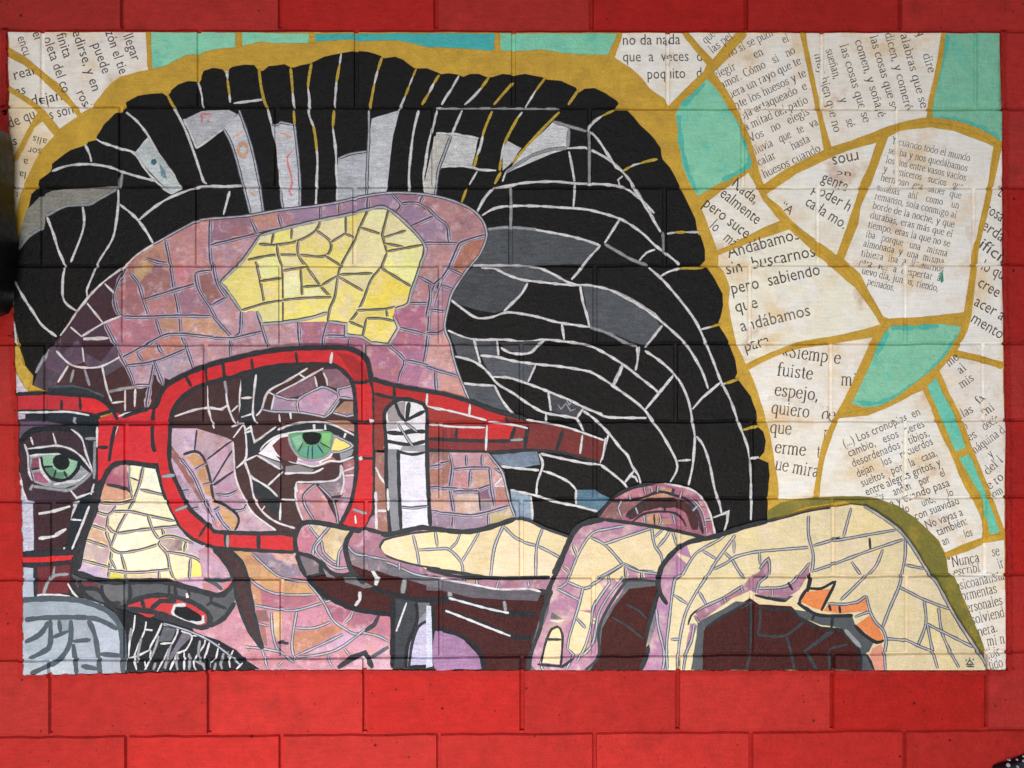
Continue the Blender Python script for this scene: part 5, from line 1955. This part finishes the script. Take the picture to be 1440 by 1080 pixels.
draw('''
P bent_finger cream label bent painted finger in front of the hand with mauve edges
S finger_hollow dark
@860,740
f 70,29,26 100,380 290,370 240,600 215,800 180,905 -150,908 -120,870 -60,650 0,520
s d3 90,490 170,530 220,580
s d3 0,570 100,630 200,710
U
@600,740
f 88,92,98 1260,345 1500,345 1440,375 1280,390 1190,500 1110,640 1090,820 1030,908 940,908 1000,860 1060,760 1080,600 1140,500
f 88,88,96 740,520 790,400 800,540 760,640 700,800 690,905 645,905 650,800 700,620
R 240,222,172|238,220,160|242,226,182
o @600,580 870,880 910,790 960,720 1030,690 1120,675 1250,690 @860,580 240,715 450,760 590,795 470,830 390,880 320,970 300,1060 @860,740 280,340 100,335 @600,740 1260,340 1230,420 1120,570 1080,680 1080,830 1000,905 690,905 660,870 680,780 730,640 770,540 790,400 810,310 840,260 870,170
@600,580
s h 1250,715 1140,735 1050,760 980,850 930,960 880,1080 @600,740 830,385
@600,580
s h 1030,785 1120,830 1190,900 1240,960
s h 1120,830 1300,770 1420,730
s h 1240,960 1130,1030 1060,1080 1000,1110 880,1065
l h 1240,950 1340,1000 1440,1005
@600,740
s h 1260,250 1350,285 1500,300
s h 990,380 960,500 930,600 900,700 890,770
l h 820,390 900,430 965,465
s h 1250,230 1150,290 1080,325
l h 1150,310 1155,375
s h 1160,350 1060,500 1040,620 1000,760 950,850
s h 1260,305 1160,420 1090,540 1070,640 1050,740 980,820
l h 940,570 1005,640
l h 890,770 930,810 880,905
l n 1250,250 1260,330
l n 1355,290 1360,325
l n 860,250 900,290
l n 920,110 950,190
s h 740,905 720,860 760,760
@860,580
s h 250,720 260,800 270,840 310,900 325,985
l h 370,740 340,790 290,850
l h 380,740 410,840
l h 265,790 330,730
@600,580
d 172,122,152 925,850
d 172,122,152 1060,735
d 172,122,152 1180,700
d 172,122,152 880,960
@600,740
d 172,122,152 850,340
d 172,122,152 880,510
d 172,122,152 920,400
d 176,126,156 870,660
d 176,126,156 735,660
d 176,126,156 700,850
d 176,126,156 1050,680
d 176,126,156 1180,400
d 176,126,156 1120,500
d 178,128,158 940,880
d 240,222,172 1050,420
d 242,226,178 1000,650
d 240,222,172 1100,250
d 240,222,172 1000,250
d 240,220,165 950,330
d 240,222,172 930,740
d 240,222,172 1200,280
@860,580
d 240,222,172 120,800
d 240,222,172 200,900
d 240,224,176 390,790
d 240,222,172 300,790
@600,740
d 178,128,158 1020,800
d 180,130,158 1300,310
d 180,130,158 1450,320
E
s k8 @600,580 800,1020 870,880 910,790 960,720 1030,690 1120,675
s k5 @600,580 1120,675 1250,692 @860,580 240,715 450,757 590,792
s k7 @600,740 760,410 830,270 870,170
s k6 @600,740 645,905 660,800 720,640 730,560 790,400
s u4 @600,740 1260,345 1190,440 1110,580 1085,680 1085,820 1000,905
s u4 @860,740 60,345 150,335 290,345
@600,740
f 92,94,98 790,540 862,582 780,582
s w2.7 780,590 830,597 870,590
S fingernail cream
f 242,226,184 780,660 830,640 855,680 850,868 725,858 750,740
U
s k3.4 725,860 750,740 790,645 825,630 858,680 850,868
l u4 750,710 850,712
l k4 700,868 860,882 930,830
l k4 855,820 845,880
P hand_back cream label broad painted back of the hand with a cracked cream pattern
R 238,228,180|236,226,166|240,228,190|238,224,160
o @860,580 300,1010 320,970 390,880 470,830 600,800 720,760 850,720 980,690 1100,660 1240,620 1440,592 @1120,580 340,580 420,590 520,650 640,740 720,840 800,970 840,1030 @1120,740 870,340 930,450 990,560 1080,700 1160,820 1205,905 @860,740 180,905 220,800 250,700 280,520 300,400 290,320
@860,580
s h 735,752 680,800 540,880 480,960 440,1030 400,1050 380,1150 360,1320 345,1470 350,1625
l h 570,870 660,925
s h 780,770 700,880 650,950 610,1020 560,1090 500,1190 460,1280 430,1420 420,1520 420,1625
l h 710,880 760,930 800,1000 840,1050
l h 770,800 770,890
s h 640,990 720,950 780,910 900,880 1000,870 1240,850
l h 930,880 935,960
s h 1240,650 1240,770 1270,900 1260,1010
s h 1270,840 1390,805 1440,790 @1120,580 220,810 450,770 620,740
@860,580
s h 1270,1000 1390,960 @1120,580 220,960 430,880 670,800
@1120,580
l h 340,600 290,785
l u4 455,790 460,860
s h 540,860 500,960 450,1020 400,1060 330,1130 270,1185
l h 340,940 400,1025
s h 680,800 680,900 660,1010 640,1100 580,1240 535,1360
l h 680,960 800,985
@1120,740
s h 640,380 720,420 800,460 960,520
s h 800,470 810,610 760,750
s h 890,510 910,660 960,780 1020,890
s h 810,610 930,670 1110,760
s h 820,620 850,770 885,895
s h 555,705 690,720 760,750 860,790
s h 1000,580 1090,720 1180,850
@860,740
l h 550,410 600,500
l h 390,430 480,490
l h 370,710 430,710
s h 280,520 290,620 330,800 320,905
d 238,228,180 500,200
d 238,228,180 440,350
d 238,228,180 600,90
d 238,226,166 800,40
d 238,228,180 1000,30
d 238,228,180 1000,200
d 238,228,180 420,600
d 238,228,180 480,600
d 238,228,180 700,330
d 238,228,180 390,860
d 176,128,168 400,180
d 176,128,168 340,320
d 176,128,168 320,550
d 180,132,164 310,420
d 178,130,164 260,850
d 176,128,162 335,700
E
s k7 @860,580 285,1100 300,1020 310,980 380,890 480,820 620,790 720,760 850,718 980,688
s u3 @860,580 980,690 1100,660 1240,622 1380,600
s c @1120,580 420,590 520,650 640,740 720,840 800,970 840,1030 @1120,740 870,340 930,450 990,560 1080,700 1160,820 1205,905
s k6 @860,740 290,340 310,430 350,490
s k6 @860,740 300,400 250,560 225,700 225,800 180,905
@860,740
f 112,110,122 270,540 278,620 240,740 215,760 240,640
S palm dark
f 70,28,27 590,610 700,540 870,450 930,490 1130,500 1200,570 1320,630 1440,640 @1120,740 280,630 395,750 405,905 @860,740 520,905 560,740
s d 935,520 930,640 915,680
s d 920,680 1080,690 1210,600
l d 1100,690 1130,790 1150,900
l d 1210,790 1400,660
l d 850,900 870,810
l d 1230,800 1290,900
l d 880,480 880,700 872,800
@1120,740
l d 50,780 220,650
l d 70,800 120,900
l d 200,770 320,740
l d 200,780 200,900
U
S palm_rim mural
@860,740
f 78,84,90 540,600 700,520 860,420 900,440 1100,470 1190,400 1240,300 1250,330 1230,420 1190,480 1260,540 1440,570 @1120,740 90,540 200,570 350,570 370,640 480,730 440,810 490,905 395,905 390,760 280,640 150,620 0,560 @860,740 1130,520 1000,510 900,480 700,560 580,640 570,900 500,905 530,700
@860,740
s k4 590,640 700,565 870,475
s k4 930,505 1000,520 1130,525 1200,590 1330,640 1440,645
s k4 900,430 1000,455 1100,470
l k4 1280,545 1260,590
l k4 1390,570 1385,640
s k6 1240,290 1250,330 1225,420 1180,480
@1120,740
l k4 105,545 95,590
l k4 225,570 215,620
s k5 0,480 60,520 150,560 350,560
s k4 250,640 340,720 395,790 400,905
l g5 300,650 400,760
s k4 440,810 490,905
U
S mauve_edge skin
@860,740
f 182,132,156 525,540 580,505 700,450 830,375 860,330 930,280 985,205 988,300 920,360 910,420 870,405 760,455 550,600
f 180,126,150 920,390 1080,380 1160,340 1250,225 1240,300 1180,400 1100,450 1000,440 920,430
s h 525,540 580,505 700,450 830,370
l h 520,560 550,605
l h 705,445 720,480
l h 815,380 825,410
s h 930,270 985,205 990,300 930,350 910,420
s h 920,388 1080,380 1160,330 1250,225
l k4 1110,350 1140,400
l h 1010,390 1015,440
s u3 480,620 500,560 545,520
f 180,130,156 495,610 540,620 500,740 450,880 470,740
s h 520,610 500,720 470,790 450,905
U
S orange_patch mural
f 230,136,78 1190,470 1230,410 1380,390 1330,530 1260,510
@1120,740
f 228,140,88 160,530 200,490 300,500 430,455 440,530 270,550
f 230,138,82 370,620 450,560 500,620 540,690 540,720 490,720
f 224,154,134 470,770 530,740 550,800 555,905 490,905 460,820
s k4 10,470 60,395 150,390 235,350 190,450 150,530
l h 190,485 300,490 380,475 435,435
s h 435,435 460,540 500,610 540,650 560,720 550,800 555,905
l k4 265,500 270,545
s k5 360,620 420,680 500,730 545,715
l k4 200,495 210,530
s h 360,570 440,540 460,540
U
@1120,740
s e2.4 1060,868 1115,868
s e2.4 1065,880 1115,882
l e2.4 1070,865 1085,840 1105,862
l e2 1062,845 1068,838
l e2 1085,832 1086,825
l e2 1105,842 1112,834
''')
rim = Sheet()
for q, w in (([(8, 42.5), (8.5, 150), (11.5, 185), (17, 440), (18, 480), (21, 545), (24.5, 596), (26, 660), (29, 720), (30.5, 800), (30.5, 952)], 7),
          ([(30, 950.5), (66, 950.5), (178, 948.5), (320, 944.8), (500, 944), (900, 944.5), (1200, 944.5), (1416, 944.8)], 5),
          ([(1409, 44), (1408.5, 150), (1411.5, 160), (1411.5, 300), (1411, 420), (1413.5, 480), (1415.5, 600), (1415.5, 700), (1417, 800), (1417, 945)], 5.5)):
    q = catmull(q, False, 3)
    q = [(x+.55*wob(x*3, y*3)+random.uniform(-.35, .35), y+.5*wob(y*3, x*3)+random.uniform(-.3, .3)) for x, y in q]
    ribbon(rim, q, w, tuple(v*.86 for v in RED), nz(), .15)
ro = rim.build('border_paint', M['red'], wo)
for p in PARTS:
    p.ob = p.sh.build(p.name, M[p.mat], p.parent.ob if p.parent else mural)
    if p.label: p.ob['label'] = p.label
bpy.data.objects.remove(_fo); bpy.data.curves.remove(_fc)

# ------------------------------------------------------------------ the two things that just enter the frame
def lathe_box(name, prof, depth0, depth1, mat, bev):
    """a solid with the outline prof (photograph pixels on the wall), from depth0 to depth1, edges rounded"""
    import bmesh
    bm = bmesh.new()
    p = catmull(prof, True, 7)
    lv = []
    n = 6
    cx = sum(q[0] for q in p)/len(p); cy = sum(q[1] for q in p)/len(p)
    for i in range(n+2):
        if i == 0: d, k = depth0, 0
        else:
            a = (i-1)/n*math.pi/2; d = depth1-bev*(1-math.sin(a)); k = bev*(1-math.cos(a))/S
        ring = []
        for x, y in p:
            l = math.hypot(x-cx, y-cy); ring.append(bm.verts.new(W(x-(x-cx)/l*k, y-(y-cy)/l*k, d)))
        lv.append(ring)
    m = len(p)
    for a, b in zip(lv, lv[1:]):
        for i in range(m): bm.faces.new((a[i], a[(i+1) % m], b[(i+1) % m], b[i]))
    bm.faces.new(lv[-1]); bm.faces.new(list(reversed(lv[0])))
    bmesh.ops.recalc_face_normals(bm, faces=bm.faces)
    me = bpy.data.meshes.new(name); bm.to_mesh(me); bm.free()
    for q in me.polygons: q.use_smooth = True
    me.materials.append(mat); o = bpy.data.objects.new(name, me); SC.collection.objects.link(o); return o
M['plastic'] = paint_material('black_plastic', base=(.012, .012, .013), wash=.1, bump=.08, rough=.42, spec=.4, fine=.05)
M['felt'] = paint_material('dark_woven_cloth', base=(.02, .02, .03), wash=.3, bump=.3, rough=.8, spec=.2, fine=.3)
M['fleck'] = paint_material('pale_thread', base=(.34, .36, .4), wash=.2, bump=.2, rough=.8, spec=.2, fine=.1)

# 8 to 20 cm off the wall, so its outline is drawn at wall scale and shrunk by its nearness
def near(px, py, d): k = (CAM_DIST-d)/CAM_DIST; return (720+(px-720)*k, 540+(py-540)*k)
prof = [near(x, y, .03) for x, y in ((5, 186), (16, 196), (19, 230), (20, 290), (25, 335), (26, 360), (21, 395), (19, 425), (12, 441), (0, 446), (-60, 448), (-110, 440), (-120, 400), (-122, 300), (-120, 230), (-110, 195), (-50, 184))]
fx = lathe_box('wall_fixture', prof, .03, .18, M['plastic'], .02)
fx['label'] = 'black rounded fixture cut off by the left edge of the photo'; fx['category'] = 'fixture'

def cloth_corner():
    d = .03
    q = [near(x, y, .004) for x, y in ((1394, 1090), (1396, 1077), (1420, 1069), (1446, 1059), (1500, 1050), (1580, 1052), (1600, 1090), (1600, 1250), (1500, 1290), (1400, 1250))]
    o = lathe_box('bag', q, .004, d, M['felt'], .006)
    o['label'] = 'dark bag with pale flecks just showing at the bottom right corner'; o['category'] = 'bag'
    import bmesh
    bm = bmesh.new(); bm.from_mesh(o.data)
    for f in bm.faces: f.material_index = 0
    for x, y, w, h in ((1419, 1068.5, 5, 2.4), (1418, 1076, 6, 6), (1431, 1078, 4, 3.4), (1440, 1063.5, 5, 3), (1440, 1070, 5, 4), (1430, 1068, 3, 3), (1450, 1074, 6, 4), (1462, 1064, 6, 5), (1475, 1080, 6, 5), (1408, 1086, 6, 4)):
        a0 = near(x, y, d); rg = []
        for s_, dd in ((.5, d-.0005), (.35, d+.0025)):
            rg.append([bm.verts.new(W(a0[0]+math.cos(k/8*math.tau)*w*s_, a0[1]+math.sin(k/8*math.tau)*h*s_, dd)) for k in range(8)])
        fs = [bm.faces.new((rg[0][k], rg[0][(k+1) % 8], rg[1][(k+1) % 8], rg[1][k])) for k in range(8)]+[bm.faces.new(rg[1])]
        for f in fs: f.material_index = 1
    bmesh.ops.recalc_face_normals(bm, faces=bm.faces)
    bm.to_mesh(o.data); bm.free(); o.data.materials.append(M['fleck'])
cloth_corner()
